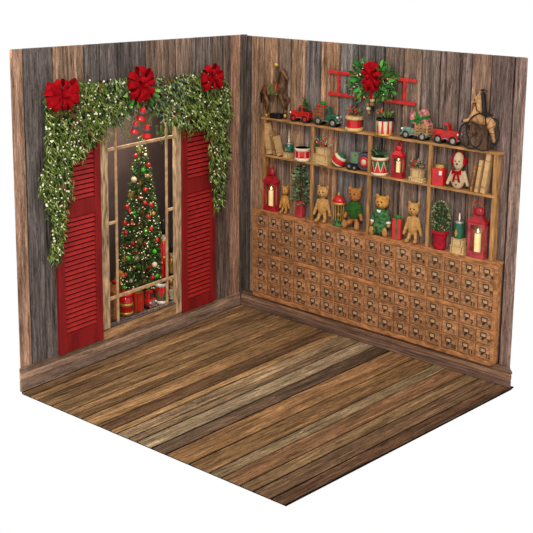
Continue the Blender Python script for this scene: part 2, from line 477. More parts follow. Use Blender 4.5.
# window frame and bars
def lbar(mb, s0, s1, v0, v1, n0, n1, va=None):
    va = va or (v0, v1)
    vs = [P('L', s0, n1, v0), P('L', s1, n1, va[0]), P('L', s1, n0, va[0]), P('L', s0, n0, v0),
          P('L', s0, n1, v1), P('L', s1, n1, va[1]), P('L', s1, n0, va[1]), P('L', s0, n0, v1)]
    mb.hexa(vs)
wn = empty('window_1', P('L', -1.27, -.02, .25), ang('L'), None, None); wn['kind'] = 'structure'
def wpart(name, m, *args):
    mb = MB()
    for a in args: lbar(mb, *a)
    o = mb.build(name, m, bevel=.004); o.parent = wn
    o.matrix_parent_inverse = Matrix.LocRotScale(wn.location, wn.rotation_euler, None).inverted()
    return o
def sv(x, y, n=-.02): return uv('L', x, y, n)
wpart('window_frame', M_FRAME, (-1.735, -1.655, .235, 1.92, -.036, .004), (-.872, -.808, .145, 1.92, -.036, .004), (-1.655, -.885, 1.86, 1.92, -.05, 0))
mv = [sv(116.8, 200)[0], sv(167.2, 200)[0]]
for s in mv: wpart('muntin', M_MUNT, (s-.010, s+.010, .25, 1.88, -.034, -.018))
for (p, q, hh) in (((107, 149), (174, 137.5), .024), ((109, 299.7), (175.7, 276), .026)):
    va = (sv(*p)[1]+sv(*q)[1])/2
    wpart('muntin', M_MUNT, (-1.66, -.88, va-hh/2, va+hh/2, -.032, -.016))
va = sv(112, 223)[1]; wpart('muntin', M_MUNT, (-1.66, mv[0], va-.012, va+.011, -.032, -.016))
va = sv(171.5, 209)[1]; wpart('muntin', M_MUNT, (mv[1], -.88, va-.012, va+.011, -.032, -.016))

# ------------------------------------------------------------------ shutters
def shutter(label, s0, s1, zb, zt, midpx, botz):
    W = s1-s0; H = zt-zb
    t = empty('louvered_shutter', P('L', (s0+s1)/2, NL_, zb), ang('L'), label, 'shutter', None)
    sw = .062
    for x in (-W/2+sw/2, W/2-sw/2):
        MB().box((x, -.018, H/2), (sw, .03, H)).build('stile', M_RED, t, .004)
    zm = uv('L', *midpx, 0)[1]-zb
    for z, h in ((botz/2, botz), (zm, .12), (H-.05, .1)):
        MB().box((0, -.017, z), (W-2*sw, .024, h)).build('rail', M_RED, t, .004)
    for z0, z1 in ((botz, zm-.06), (zm+.06, H-.1)):
        mb = MB(); n = max(3, int((z1-z0)/.036)); p = (z1-z0)/n
        for i in range(n):
            mb.box((0, -.017, z0+p*(i+.5)), (W-2*sw+.004, .006, p*.74), (-.45, 0, 0))
        o = mb.build('louver_panel', M_SLAT, t)
        MB().box((0, -.004, (z0+z1)/2), (W-2*sw, .004, z1-z0)).build('backing', M_SLATSHADE, t)
    return t
shutter('red louvered shutter left of the window, half under the long garland drape', -2.193, -1.742, .168, 1.80, (82, 207), .145)
shutter('red louvered shutter right of the window, beside the corner', -.803, -.372, .132, 1.80, (198, 184), .10)

# ------------------------------------------------------------------ garland
def inpoly(x, y, poly):
    r = False; j = len(poly)-1
    for i in range(len(poly)):
        xi, yi = poly[i]; xj, yj = poly[j]
        if (yi > y) != (yj > y) and x < (xj-xi)*(y-yi)/(yj-yi)+xi: r = not r
        j = i
    return r
def leaf(mb, p, d, side, l, w, c, bend=.25):
    nrm = d.cross(side).normalized()
    a = p; b = p+d*l*.5+side*w/2+nrm*l*.04; e = p+d*l*.5-side*w/2+nrm*l*.04; t = p+d*l-nrm*l*bend*.3
    mb.add([a, b, t, e], [(0, 1, 2), (0, 2, 3)], c)
def rdir():
    while True:
        p = Vector((R.uniform(-1, 1), R.uniform(-1, 1), R.uniform(-1, 1)))
        if .05 < p.length < 1: return p.normalized()
def leafcol(pal, j=.3):
    c = lin(R.choice(pal)); k = R.uniform(1-j, 1+j); return (c[0]*k, c[1]*k, c[2]*k, 1)
GP = [(45, 110), (44, 94), (60, 86), (80, 80), (100, 80), (118, 77), (128, 76), (150, 77), (170, 75), (185, 73), (200, 69), (222, 73), (229, 88), (231, 110),
      (228, 130), (229, 150), (226, 168), (225, 192), (219, 212), (215, 205), (211, 185), (208, 165), (209, 140), (204, 126), (196, 130), (185, 126), (170, 122),
      (155, 114), (148, 108), (134, 108), (128, 114), (118, 124), (105, 124), (99, 138), (90, 148), (80, 156), (72, 162), (69, 190), (68, 205), (65, 225), (62, 250), (58, 266),
      (54, 260), (48, 257), (53, 240), (51, 215), (45, 203), (39, 188), (42, 170), (46, 150), (46, 130)]
gar = empty('christmas_garland', P('L', -1.3, 0, 2.0), ang('L'), 'thick green garland with pale berries draped over the window and both shutters', 'garland')
inv = Matrix.LocRotScale(gar.location, gar.rotation_euler, None).inverted()
def reparent(o, root):
    o.parent = root
    o.matrix_parent_inverse = Matrix.LocRotScale(root.location, root.rotation_euler, None).inverted()
    return o
eL, nL = FR['L']; eR, nR = FR['R']
PAL = [(118, 138, 62), (140, 160, 74), (92, 114, 52), (170, 180, 92), (98, 120, 70), (64, 88, 46), (178, 192, 116), (116, 130, 62)]
PALF = [(150, 166, 140), (124, 144, 116), (92, 118, 84), (168, 182, 158), (80, 104, 70)]
PALD = [(38, 52, 30), (50, 64, 38), (58, 50, 34), (44, 60, 36)]  # dark tones for the deepest leaves, shade inside the garland painted in
lm_, dk, bm_ = MB(), MB(), MB()
cnt = 0
while cnt < 9500:
    x, y = R.uniform(38, 233), R.uniform(66, 268)
    if not inpoly(x, y, GP): continue
    cnt += 1
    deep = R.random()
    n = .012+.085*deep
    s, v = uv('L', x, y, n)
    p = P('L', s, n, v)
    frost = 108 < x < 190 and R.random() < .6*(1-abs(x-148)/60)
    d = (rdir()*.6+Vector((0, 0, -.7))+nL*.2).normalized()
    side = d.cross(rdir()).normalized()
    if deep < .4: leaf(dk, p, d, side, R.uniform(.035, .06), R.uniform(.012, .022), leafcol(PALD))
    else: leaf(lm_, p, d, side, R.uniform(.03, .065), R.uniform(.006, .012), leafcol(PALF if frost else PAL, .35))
# trailing sprigs below the swag and along the drapes
for _ in range(60):
    if R.random() < .6: x = R.uniform(98, 208); y = 118+R.uniform(0, 8) if not 130 < x < 155 else 108
    else:
        x, y = R.choice([(50, 200), (55, 240), (62, 205), (70, 180), (222, 190), (213, 180), (216, 200), (70, 150), (85, 150), (44, 170)]); x += R.uniform(-3, 3)
    s, v = uv('L', x, y, .03); p = P('L', s, .03, v)
    dv = (Vector((0, 0, -1))+eL*R.uniform(-.25, .25)).normalized()
    for k in range(R.randint(6, 11)):
        q = p+dv*k*.014
        for sg in (-1, 1):
            leaf(lm_, q, (dv+eL*sg*.8+nL*R.uniform(-.2, .4)).normalized(), (nL+eL*.2).cross(dv).normalized(), .03, .008, leafcol(PAL))
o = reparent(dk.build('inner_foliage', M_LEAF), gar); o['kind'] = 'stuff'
o = reparent(lm_.build('foliage', M_LEAF), gar); o['kind'] = 'stuff'
cnt = 0
while cnt < 360:
    x, y = R.uniform(38, 233), R.uniform(66, 268)
    if not inpoly(x, y, GP): continue
    if x > 110 and R.random() < .45: continue
    cnt += 1
    n = R.uniform(.075, .115); s, v = uv('L', x, y, n)
    bm_.ell(P('L', s, n, v), R.uniform(.0045, .0085), None, 6, 4)
M_BERRY = mat('pale_berry', (250, 240, 210), .4, emit=.1, var=.08)
o = reparent(bm_.build('pale_berries', M_BERRY), gar); o['kind'] = 'stuff'
cm = MB()
for _ in range(26):
    x, y = R.choice([(72, 112), (92, 108), (95, 90), (108, 84), (160, 92), (170, 80), (198, 80), (86, 130), (58, 120), (60, 190), (75, 124)])
    x += R.uniform(-8, 8); y += R.uniform(-6, 6)
    s, v = uv('L', x, y, .085)
    cm.lathe([(.002, -.02), (.012, -.012), (.015, 0), (.011, .013), (.003, .022)], P('L', s, .085, v), 8)
reparent(cm.build('pine_cones', mat('pine_cone', (110, 70, 44), .8, var=.4, scale=60)), gar)['kind'] = 'stuff'

def broad_leaves(root, w, pts, n, pal, l=.07):
    for x, y, a in pts:
        s, v = uv(w, x, y, n)
        e, N = FR[w]
        d = (e*math.cos(a)+Z*math.sin(a)+N*.25).normalized(); sd = (N.cross(d)).normalized()
        mb = MB(); p = P(w, s, n, v); c = leafcol(pal, .25); ll = l*R.uniform(.8, 1.2); ww = ll*.42
        m1, m2 = p+d*ll*.35, p+d*ll*.7
        vs = [p, m1+sd*ww*.45+N*.006, m1-N*.004, m1-sd*ww*.45+N*.006, m2+sd*ww*.34+N*.004, m2-N*.004, m2-sd*ww*.34+N*.004, p+d*ll-N*.008]
        mb.add(vs, [(0, 1, 2), (0, 2, 3), (1, 4, 5, 2), (2, 5, 6, 3), (4, 7, 5), (5, 7, 6)], c, True)
        reparent(mb.build('broad_leaf', M_LEAF), root)
broad_leaves(gar, 'L', [(131, 93, 3.5), (133, 97, 4.2), (130, 90, 3.0), (137, 100, 4.6), (149, 97, 5.3), (152, 93, 5.8), (150, 100, 5.0), (132, 100, 3.9), (154, 90, 6.1), (128, 94, 3.3)], .105, [(120, 176, 60), (86, 150, 50), (70, 120, 50), (150, 190, 90)])

# ------------------------------------------------------------------ bows
def bow(name, label, w, x, y, n, pxw, pxh, petals, tails=(), group=None, parent=None, cat='bow'):
    """petals: (angle deg, length fraction of half size, ribbon width fraction, depth)"""
    s, v = uv(w, x, y, n)
    hw = (uv(w, x+pxw/2, y, n)[0]-uv(w, x-pxw/2, y, n)[0])/2
    hh = (uv(w, x, y-pxh/2, n)[1]-uv(w, x, y+pxh/2, n)[1])/2
    t = empty(name, P(w, s, n, v), ang(w), label, cat, group) if parent is None else parent
    def put(o):
        if parent is not None:
            o.parent = parent; o.matrix_parent_inverse = Matrix.LocRotScale(parent.location, parent.rotation_euler, None).inverted() @ Matrix.LocRotScale(P(w, s, n, v), Euler((0, 0, ang(w))), None)
        else: o.parent = t
    def strip(path, wid, sd):
        vs = []; fs = []
        for i, (p, ww) in enumerate(zip(path, wid)):
            for k in (-1, -.5, 0, .5, 1):
                vs.append(p+sd*ww*k/2+Vector((0, -abs(k)**2*-.006, 0)))
        for i in range(len(path)-1):
            for k in range(4): fs.append((i*5+k, i*5+k+1, i*5+k+6, i*5+k+5))
        return vs, fs
    for a, l, wd, dep in petals:
        a = math.radians(a); d = Vector((math.cos(a)*hw, 0, math.sin(a)*hh)); ln = d.length; d.normalize(); L2 = ln*l
        sd = Vector((-d.z, 0, d.x)); path = []; wid = []
        for i in range(15):
            u = i/14; rho = L2*math.sin(PI*u)**.75
            path.append(d*rho+Vector((0, -dep*.6*ln-math.cos(PI*u)*.36*ln*math.sin(PI*u)**.5-.02*ln, 0)))
            wid.append(wd*.9*ln*(.24+.76*math.sin(PI*u)**.7))
        vs, fs = strip(path, wid, sd)
        put(MB().add(vs, fs, None, True).build('ribbon_loop', M_VELVET))
    for dx, l, wd in tails:
        path = []; wid = []
        for i in range(9):
            u = i/8
            path.append(Vector((dx*hw*u, -.012-.01*math.sin(u*6), -hh*l*u))); wid.append(wd*hw*(.5+.5*u))
        vs, fs = strip(path, wid, Vector((1, 0, dx*.3)).normalized())
        put(MB().add(vs, fs, None, True).build('ribbon_tail', M_VELVET))
    put(MB().ell((0, -.05, 0), (hw*.16, .02, hh*.15)).build('knot', M_VELVET))
    return t
bow('velvet_bow', 'wide red velvet bow at the left end of the garland', 'L', 61, 95, .11, 33, 32,
    [(30, 1.1, .75, .15), (150, 1.1, .75, .15), (70, .95, .6, .05), (112, .95, .6, .05), (200, 1.0, .6, .2), (-22, 1.0, .6, .2), (235, 1.0, .55, .25), (-60, 1.0, .55, .25), (270, .85, .5, .3)])
bow('velvet_bow', 'tall many-looped red velvet bow above the window, over the red bells', 'L', 140.5, 85, .115, 25, 34,
    [(90, 1.12, .6, .0), (40, 1.15, .55, .05), (140, 1.12, .5, .05), (8, 1.0, .5, .12), (172, 1.0, .5, .12), (-32, 1.05, .5, .18), (212, 1.05, .5, .18), (-68, 1.0, .5, .25), (248, 1.0, .5, .25), (270, .9, .45, .32), (75, .5, .5, .3), (110, .5, .5, .3)])
bow('velvet_bow', 'rounded red velvet bow at the right end of the garland', 'L', 211.5, 78, .11, 21, 25,
    [(60, 1.1, .65, .05), (120, 1.1, .65, .05), (10, 1.0, .6, .12), (172, 1.0, .6, .12), (-40, 1.1, .6, .2), (220, 1.1, .6, .2), (270, .9, .5, .28), (90, .7, .6, .25)])

def bell(label, w, x0, x1, y0, y1, n, m, band, tilt=0, roll=0, group=None, name='bell'):
    xc = (x0+x1)/2; s, v = uv(w, xc, y1, n); H = uv(w, xc, y0, n)[1]-v
    rr = (uv(w, x1, y1, n)[0]-uv(w, x0, y1, n)[0])/2*.76
    t = empty(name, P(w, s, n, v+H), ang(w), label, 'bell', group); t.rotation_euler = (tilt, roll, ang(w))
    MB().lathe([(.001, 0), (.3*rr, -.02*H), (.48*rr, -.14*H), (.55*rr, -.4*H), (.64*rr, -.68*H), (.86*rr, -.9*H), (rr, -H), (.9*rr, -.985*H), (.55*rr, -.68*H), (.4*rr, -.3*H), (.001, -.2*H)], seg=20).build('bell_body', m, t)
    MB().lathe([(.57*rr, -.36*H), (.59*rr, -.37*H), (.645*rr, -.62*H), (.62*rr, -.62*H)], seg=20).build('bell_band', band, t)
    MB().ell((0, 0, -.93*H), .2*rr, None, 10, 6).cyl((0, 0, -.3*H), (0, 0, -.93*H), .05*rr, seg=6).build('clapper', M_BRASS, t)
    MB().ring((0, 0, .06*H), .1*rr+.004, .003, seg=14, k=6).cyl((0, 0, .05*H), (0, .02, .05*H+.06), .003, seg=6).build('hanger', M_BRASS, t)
    return t
bell('red bell with dark band, topmost of three under the tall bow', 'L', 138.5, 149, 107, 121, .135, M_GLOSSR, M_GRY, .25, .12, name='red_bell')
bell('red bell with dark band, lower left of three under the tall bow', 'L', 131.5, 141, 121, 133.5, .135, M_GLOSSR, M_GRY, .1, .12, name='red_bell')
bell('red bell with dark band, lower right of three under the tall bow', 'L', 142, 152, 124, 138, .135, M_GLOSSR, M_GRY, .15, -.15, name='red_bell')

# ------------------------------------------------------------------ christmas tree in the alcove
NT = -.36
s_ap, v_ap = uv('L', 142.5, 133, NT); s_b, v_b = uv('L', 141, 292, NT)
tree = empty('christmas_tree', P('L', (s_ap+s_b)/2, NT, .232), ang('L'), 'tall slim decorated Christmas tree standing behind the window bars', 'tree')
TH = v_ap-.232; rbase = (uv('L', 164, 280, NT)[0]-uv('L', 120, 280, NT)[0])/2*.74
def trad(z):
    u = max(0, 1-z/TH); return rbase*(.08+.92*min(1, u*1.25)**.9) if z > .12 else rbase*.9
MB().cyl((0, 0, 0), (0, 0, TH*.9), .025, .008).build('trunk', M_TWIG, tree)
PT = [(84, 118, 64), (104, 140, 74), (62, 98, 52), (128, 158, 92), (46, 74, 42)]
mb = MB()
for i in range(5200):
    z = .08+(TH-.08)*(1-math.sqrt(R.random()))**.9
    a = R.uniform(0, 2*PI)
    rr = trad(z)*R.uniform(.45, 1.0)
    d = Vector((math.cos(a), math.sin(a), R.uniform(-.35, .45)))+rdir()*.5; d.normalize()
    p = Vector((math.cos(a)*rr, math.sin(a)*rr, z))
    leaf(mb, p-d*.02, d, d.cross(rdir()).normalized(), R.uniform(.03, .055), R.uniform(.006, .011), leafcol(PT, .35))
o = mb.build('foliage', M_LEAF, tree); o['kind'] = 'stuff'
# string of small lights
mb = MB()
for i in range(340):
    z = .1+(TH-.1)*(1-math.sqrt(R.random())); a = R.uniform(0, 2*PI); rr = trad(z)*R.uniform(.9, 1.06)
    mb.ell((math.cos(a)*rr, math.sin(a)*rr, z), R.uniform(.0035, .006), None, 6, 4)
lt = mb.build('fairy_lights', mat('warm_light', (255, 232, 180), .4, emit=.6, var=.03)); lt.location = tree.location; lt.rotation_euler = tree.rotation_euler
tag(lt, 'tiny warm white fairy lights wound all over the Christmas tree', 'lights', None, 'stuff')

def tree_pt(x, y, push=.015):
    """where the sight of a spot meets the cone of the tree"""
    best = None
    n = NT
    for _ in range(6):
        s, v = uv('L', x, y, n); q = P('L', s, n, v)-tree.location
        lx = q.dot(eL); r_ = trad(v-.232)+push
        k = max(0, r_*r_-lx*lx)
        n = NT+math.sqrt(k) if k > 0 else NT+.01
    s, v = uv('L', x, y, n)
    return P('L', s, n, v)
def matb(c): return mat('bauble', c, .18, coat=.5, var=.05)
BC = {'red': ((200, 24, 34), 'shiny red bauble hanging on the Christmas tree', 'red baubles'),
      'green': ((60, 190, 40), 'bright green bauble hanging on the Christmas tree', 'green baubles'),
      'cream': ((226, 206, 170), 'cream white bauble hanging on the Christmas tree', 'cream baubles'),
      'copper': ((196, 140, 84), 'copper gold bauble hanging on the Christmas tree', 'copper baubles')}
BM = {k: matb(v[0]) for k, v in BC.items()}
bme = MB().ell((0, 0, 0), 1, None, 16, 10).build('bauble_source', BM['red']).data
cap = MB().cyl((0, 0, .9), (0, 0, 1.2), .22, seg=8).build('cap_source', M_GOLD).data
for k in ('bauble_source', 'cap_source'): bpy.data.objects.remove(bpy.data.objects[k])
bm_by = {}
for k in BC:
    d = bme.copy(); d.materials.clear(); d.materials.append(BM[k]); bm_by[k] = d
def bauble(k, x, y, r=.017):
    o = bpy.data.objects.new('bauble', bm_by[k]); col.objects.link(o)
    o.location = tree_pt(x, y, .03); o.scale = (r, r, r)
    tag(o, BC[k][1], 'bauble', BC[k][2])
    c = bpy.data.objects.new('bauble_cap', cap); col.objects.link(c); c.parent = o
for x, y in [(135.7, 155.7), (145.6, 190), (138.7, 197.5), (145.3, 203), (126.8, 207), (129.3, 211), (148.5, 216.7), (131.8, 223.4), (124.8, 222.9), (138.2, 226.6), (125.6, 232.8),
             (133, 243.5), (145, 244), (125.6, 274.8), (152.8, 277.2), (151.3, 204.7), (157, 240), (136, 252), (148.8, 165), (151, 229)]: bauble('red', x, y, .019)
for x, y in [(143.2, 170.3), (133.8, 212.5), (145.7, 230.9), (154.7, 251.5), (128.4, 258.5), (139, 266.5), (157, 276.3), (147.5, 287), (124, 288)]: bauble('green', x, y, .019)
for x, y, r in [(134, 179.7, .026), (145.6, 154.8, .014), (136.7, 258.5, .026), (154.7, 264.7, .024), (131, 281, .018)]: bauble('cream', x, y, r)
for x, y, r in [(140.4, 183, .02), (153.5, 213.5, .018), (139, 240.3, .024), (144.3, 280.4, .024), (151, 204, .014), (148, 176, .016)]: bauble('copper', x, y, r)
fl = MB()
for k in range(8):
    a = k*PI/4; l = 1 if k % 2 == 0 else .7
    p = Vector((math.cos(a), 0, math.sin(a)))
    fl.cyl((0, 0, 0), p*l, .06, .03, seg=5); fl.ell(p*l, .12, None, 6, 4)
    for sg in (-1, 1): fl.cyl(p*l*.55, p*l*.75+Vector((-p.z, 0, p.x))*.18*sg, .045, .03, seg=5)
fl.ell((0, 0, 0), .16, None, 8, 5)
sf = fl.build('snowflake_ornament', M_GOLD); sf0 = sf.data
first = True
for x, y in [(131.2, 194.7), (142.3, 211), (124.5, 259), (144.5, 259), (141, 150)]:
    o = sf if first else bpy.data.objects.new('snowflake_ornament', sf0)
    if not first: col.objects.link(o)
    first = False
    o.location = tree_pt(x, y, .045); o.rotation_euler = (0, R.uniform(-.3, .3), ang('L')); o.scale = (.036,)*3
    tag(o, 'gold snowflake ornament hanging on the Christmas tree', 'ornament', 'gold snowflakes')
mb = MB(); mb.tube([tree_pt(131+i*1.5, 265+4.5*math.sin(i/14*PI)**.5, .045) for i in range(15)], .008, 6)
tag(mb.build('ribbon_garland', M_VELVET), 'thin red ribbon swag looped low across the tree', 'ribbon')
mb = MB(); mb.tube([tree_pt(124.5+i*1.4, 246+2.5*math.sin(i/13*PI)-i*.35, .04) for i in range(14)], .006, 6)
tag(mb.build('ribbon_garland', M_VELVET), 'thin red ribbon looped around the middle of the tree', 'ribbon')

# ------------------------------------------------------------------ shared builders
def drum(t, r, H, body, band, tri=None, seg=28, zig=None):
    MB().lathe([(r*.94, .0), (r*.94, H)], seg=seg).build('shell', body, t)
    for z in (0, H*.84): MB().lathe([(r*.93, z), (r, z), (r, z+H*.16), (r*.93, z+H*.16)], seg=seg).build('hoop', band, t)
    MB().lathe([(.001, H*.985), (r*.92, H*.985), (r*.92, H*.99)], seg=seg).build('drumhead', M_CREAM, t)
    if tri:
        n = 8
        for k, mm in enumerate(tri):
            mb = MB()
            for i in range(n):
                a0 = 2*PI*(i+.5*k)/n; a1 = a0+2*PI/n*.86; am = (a0+a1)/2; q = r*.955
                z0, z1 = (H*.2, H*.74) if k == 0 else (H*.8, H*.26)
                P3 = lambda a, z: (q*math.cos(a), q*math.sin(a), z)
                mb.add([P3(a0, z0), P3(am, z0), P3(a1, z0), P3(am, z1)], [(0, 1, 3), (1, 2, 3)])
            mb.build('painted_triangles', mm, t)
    if zig:
        mb = MB(); n = 16
        mb.tube([(r*.97*math.cos(2*PI*i/n), r*.97*math.sin(2*PI*i/n), H*(.2 if i % 2 else .8)) for i in range(n)], r*.035, 6, True)
        mb.build('cord', zig, t)

def sprig(t, z, r, h, n=60, berries=8, pal=None, name='greenery', sx=1, l=.035, wd=.011, bcol=None):
    mb = MB(); pal = pal or [(60, 96, 50), (92, 124, 66), (44, 74, 44), (120, 140, 90)]
    for i in range(n):
        a = R.uniform(0, 2*PI); rr = r*math.sqrt(R.random())
        p = Vector((math.cos(a)*rr*sx, math.sin(a)*rr*.6, z+R.uniform(0, h*.7)))
        d = (Vector((math.cos(a)*.7, math.sin(a)*.7, .8))+rdir()*.7).normalized()
        leaf(mb, p, d, d.cross(rdir()).normalized(), l*R.uniform(.7, 1.2), wd, leafcol(pal))
    o = mb.build(name, M_LEAF, t)
    if berries:
        mb = MB()
        for i in range(berries):
            a = R.uniform(PI, 2*PI); rr = r*R.uniform(.3, 1)
            mb.ell((math.cos(a)*rr*sx, math.sin(a)*rr*.6-.008, z+R.uniform(.2, .95)*h), .008, None, 8, 5)
        b = mb.build('red_berries', bcol or M_GLOSSR, t); b['kind'] = 'stuff'
    return o

def gift(t, w, d, h, m, rib, bowmat=None, rot=0):
    MB().box((0, 0, h/2), (w, d, h)).build('box', m, t, .004)
    q = .16*w
    mb = MB().box((0, 0, h/2), (q, d+.003, h+.003)).box((0, 0, h/2), (w+.003, q, h+.002))
    mb.build('ribbon', rib, t)
    mb = MB()
    for k in range(6):
        a = k*PI/3+.3; l = w*.32
        mb.ring((math.cos(a)*l*.55, math.sin(a)*l*.3, h+l*.42), l*.45, .006, seg=14, k=5, sz=.9)
    mb.ell((0, 0, h+.008), (.02, .016, .012)).build('bow', bowmat or rib, t)

def candle_thing(label, w, s, n, v, r, h, group=None, cat='candle', mats=None, flame=.035):
    t = empty('candle', P(w, s, n, v), ang(w), label, cat, group)
    MB().lathe([(r*.98, 0), (r, .004), (r*.97, h*.9), (r*.9, h), (.3*r, h*.97), (.001, h*.96)], seg=16).build('wax', mats or M_WAX, t)
    MB().cyl((0, 0, h*.95), (0, 0, h+.008), .0018, seg=6).build('wick', M_BLACK, t)
    MB().lathe([(.001, 0), (r*.25, flame*.25), (r*.28, flame*.4), (r*.12, flame*.8), (.0005, flame)], (0, 0, h+.003), 10).build('flame', M_FLAME, t)
    return t

def lantern(label, x0, x1, yt, v, m, topm, n=-.045, dep=.06, cl=None, name='lantern'):
    t, W, H = item(name, label, 'lantern', 'R', x0, x1, yt, v=v, n=n)
    w = W-.7*dep; hb = .62*H
    MB().box((0, 0, .012), (w, dep, .024)).build('base', m, t, .003)
    p = .12*w
    for sx in (-1, 1):
        for sy in (-1, 1):
            MB().box((sx*(w-p)/2*.95, sy*(dep-p*.8)/2*.95, .02+(hb-.03)/2), (p, p*.8, hb-.02)).build('post', m, t, .002)
    for z in (.035, hb-.012):
        mb = MB()
        for sy in (-1, 1): mb.box((0, sy*(dep-p*.7)/2*.95, z), (w*.95, p*.7, .02))
        for sx in (-1, 1): mb.box((sx*(w-p*.7)/2*.95, 0, z), (p*.7, dep*.9, .02))
        mb.build('frame_rail', m, t, .002)
    MB().box((0, dep*.42, hb/2+.01), (w*.85, .003, hb-.05)).build('back_pane', M_LANTB, t)
    a, b = w*.54, dep*.56; z0, z1 = hb, hb+.13*H; q = .42
    vs = [(-a, -b, z0), (a, -b, z0), (a, b, z0), (-a, b, z0), (-a*q, -b*q, z1), (a*q, -b*q, z1), (a*q, b*q, z1), (-a*q, b*q, z1)]
    MB().hexa([Vector(x) for x in vs]).box((0, 0, hb), (w*1.08, dep*1.08, .012)).build('roof', topm, t, .003)
    z2 = hb+.13*H; rr = w*.3
    MB().lathe([(rr*.85, 0), (rr, .01), (rr, .08*H), (rr*.7, .12*H), (.001, .14*H)], (0, 0, z2), 18, sy=.7).build('chimney', topm, t)
    MB().ring((0, -dep*.15, z2+.1*H), w*.3, .0045, sz=(H-z2-.1*H)/(w*.3), seg=26, k=6).build('carry_ring', topm, t)
    s, vv = (t.location-O).dot(eR), v
    candle_thing(cl, 'R', s, n, v+.025, w*.17, hb*.58, 'lantern candles' if cl is None else None)
    return t

def book_stack(label_fn, xs, v0, covers, w='R', n=-.045):
    pass

def bookm(label, loc, rz, wid, dep, th, cover, lean=0, upright=False, group=None):
    """a book: lying (spine to the viewer) or upright, leaning sideways by lean"""
    t = empty('book', loc, rz, label, 'book', group)
    if upright: t.rotation_euler = (0, lean, rz)
    if upright:      # th along x, dep along y, wid = height along z
        for sx in (-1, 1): MB().box((sx*(th/2-.002), 0, wid/2), (.004, dep, wid)).build('cover', cover, t, .001)
        MB().box((0, -dep/2+.002, wid/2), (th, .004, wid)).build('spine', cover, t, .0015)
        MB().box((0, .003, wid/2), (th-.008, dep-.008, wid-.008)).build('pages', M_PAPER, t)
        for z in (.15, .82): MB().box((0, -dep/2, wid*z), (th*1.02, .003, .005)).build('spine_band', M_BOOK2 if cover is not M_BOOK2 else M_BOOK3, t)
    else:
        for sz in (.003, th-.003): MB().box((0, -.003, sz), (wid, dep, .006)).build('cover', cover, t, .001)
        MB().box((0, -dep/2+.004, th/2), (wid-.004, .004, th-.012)).build('spine', M_PAPER, t, .001)
        MB().box((0, .003, th/2), (wid-.008, dep-.008, th-.008)).build('pages', M_PAPER, t)
        for x in (-.36, .36): MB().box((wid*x, -dep/2, th/2), (.005, .003, th*1.01)).build('spine_band', M_BOOK2 if cover is not M_BOOK2 else M_BOOK3, t)
    return t

# ------------------------------------------------------------------ things at the window bottom
NG = -.10
def vf(x, y): return .234
t, W, H = item('toy_drum', 'red toy drum with gold bands at the window bottom, beside the gift', 'toy drum', 'L', 119.5, 132.5, 292, v=.236, n=-.13)
r_ = W*.73/2
MB().lathe([(r_*.92, 0), (r_*.92, H)], seg=26).build('shell', M_GLOSSR, t)
for z in (0, .40, .84): MB().lathe([(r_*.9, H*z), (r_, H*z), (r_, H*(z+.13)), (r_*.9, H*(z+.13))], seg=26).build('hoop', M_GOLD if z < .8 else M_GLOSSR, t)
MB().lathe([(.001, H*.985), (r_*.9, H*.985), (r_*.9, H*.99)]).build('drumhead', M_GLOSSR, t)
t, W, H = item('gift_box', 'tall red gift with green ribbon under the Christmas tree', 'gift', 'L', 133.6, 143.4, 292, v=.236, n=-.10)
gift(t, W-.05, .055, H, M_GLOSSR, M_GREENR)
t, W, H = item('toy_truck', 'small red toy truck facing the window between gift and patterned drum', 'toy truck', 'L', 144.5, 155.5, 290, v=.236, n=-.09)
W = W-.04
MB().box((0, 0, H*.33), (W, .06, H*.36)).build('body', M_TRUCKR, t, .008)
MB().prism([(-W*.36, H*.5), (W*.36, H*.5), (W*.26, H*.98), (-W*.26, H*.98)], -.015, .03).build('cab', M_TRUCKR, t, .006)
MB().box((0, -.016, H*.72), (W*.42, .004, H*.26)).build('windscreen', M_GLASSD, t)
MB().box((0, -.032, H*.33), (W*.5, .006, H*.26)).build('grille', M_SILV, t, .002)
for sx in (-1, 1):
    MB().cyl((sx*W*.36, -.03, H*.36), (sx*W*.36, -.036, H*.36), W*.09).build('headlight', M_WHITE, t)
    MB().cyl((sx*W*.40, -.02, H*.14), (sx*W*.40, .02, H*.14), H*.14) .build('wheel', M_TYRE, t)
MB().box((0, -.036, H*.14), (W*.95, .008, H*.06)).build('bumper', M_SILV, t, .002)
t, W, H = item('toy_drum', 'white banded drum painted with green and red triangles at the window bottom', 'toy drum', 'L', 155, 167.5, 282, v=.236, n=-.10)
r_ = W*.73/2
drum(t, r_, H, M_GLOSSR, M_WHITE, (M_GREENP, M_GLOSSR))
sprig(t, H*.95, r_*.8, .06, 40, 0, [(50, 44, 40), (44, 70, 44), (70, 40, 40)], 'filling')
# nutcracker soldier
t, W, H = item('nutcracker', 'tall red coated nutcracker soldier with black hat beside the tree', 'nutcracker', 'L', 159.5, 168, 219, v=.236, n=-.18)
rr = W*.73*.5
for sx in (-1, 1):
    MB().cyl((sx*rr*.42, 0, .03), (sx*rr*.42, 0, H*.42), rr*.36, rr*.4).build('leg', M_GLOSSR, t)
    MB().ell((sx*rr*.42, -.01, .018), (rr*.4, rr*.6, .02)).build('boot', M_BLACK, t)
    MB().cyl((sx*rr*.85, 0, H*.70), (sx*rr*.95, -.01, H*.48), rr*.24, rr*.2).build('arm', M_GLOSSR, t)
    MB().ell((sx*rr*.95, -.01, H*.46), rr*.2).build('hand', M_SKIN, t)
MB().lathe([(rr*.7, H*.40), (rr*.62, H*.5), (rr*.75, H*.68), (rr*.45, H*.73)], seg=18).build('coat', M_GLOSSR, t)
MB().lathe([(rr*.66, H*.505), (rr*.68, H*.52), (rr*.66, H*.535)], seg=18).build('belt', M_GOLD, t)
MB().lathe([(rr*.44, H*.71), (rr*.5, H*.725), (rr*.4, H*.74)], seg=18).build('collar', M_GOLD, t)
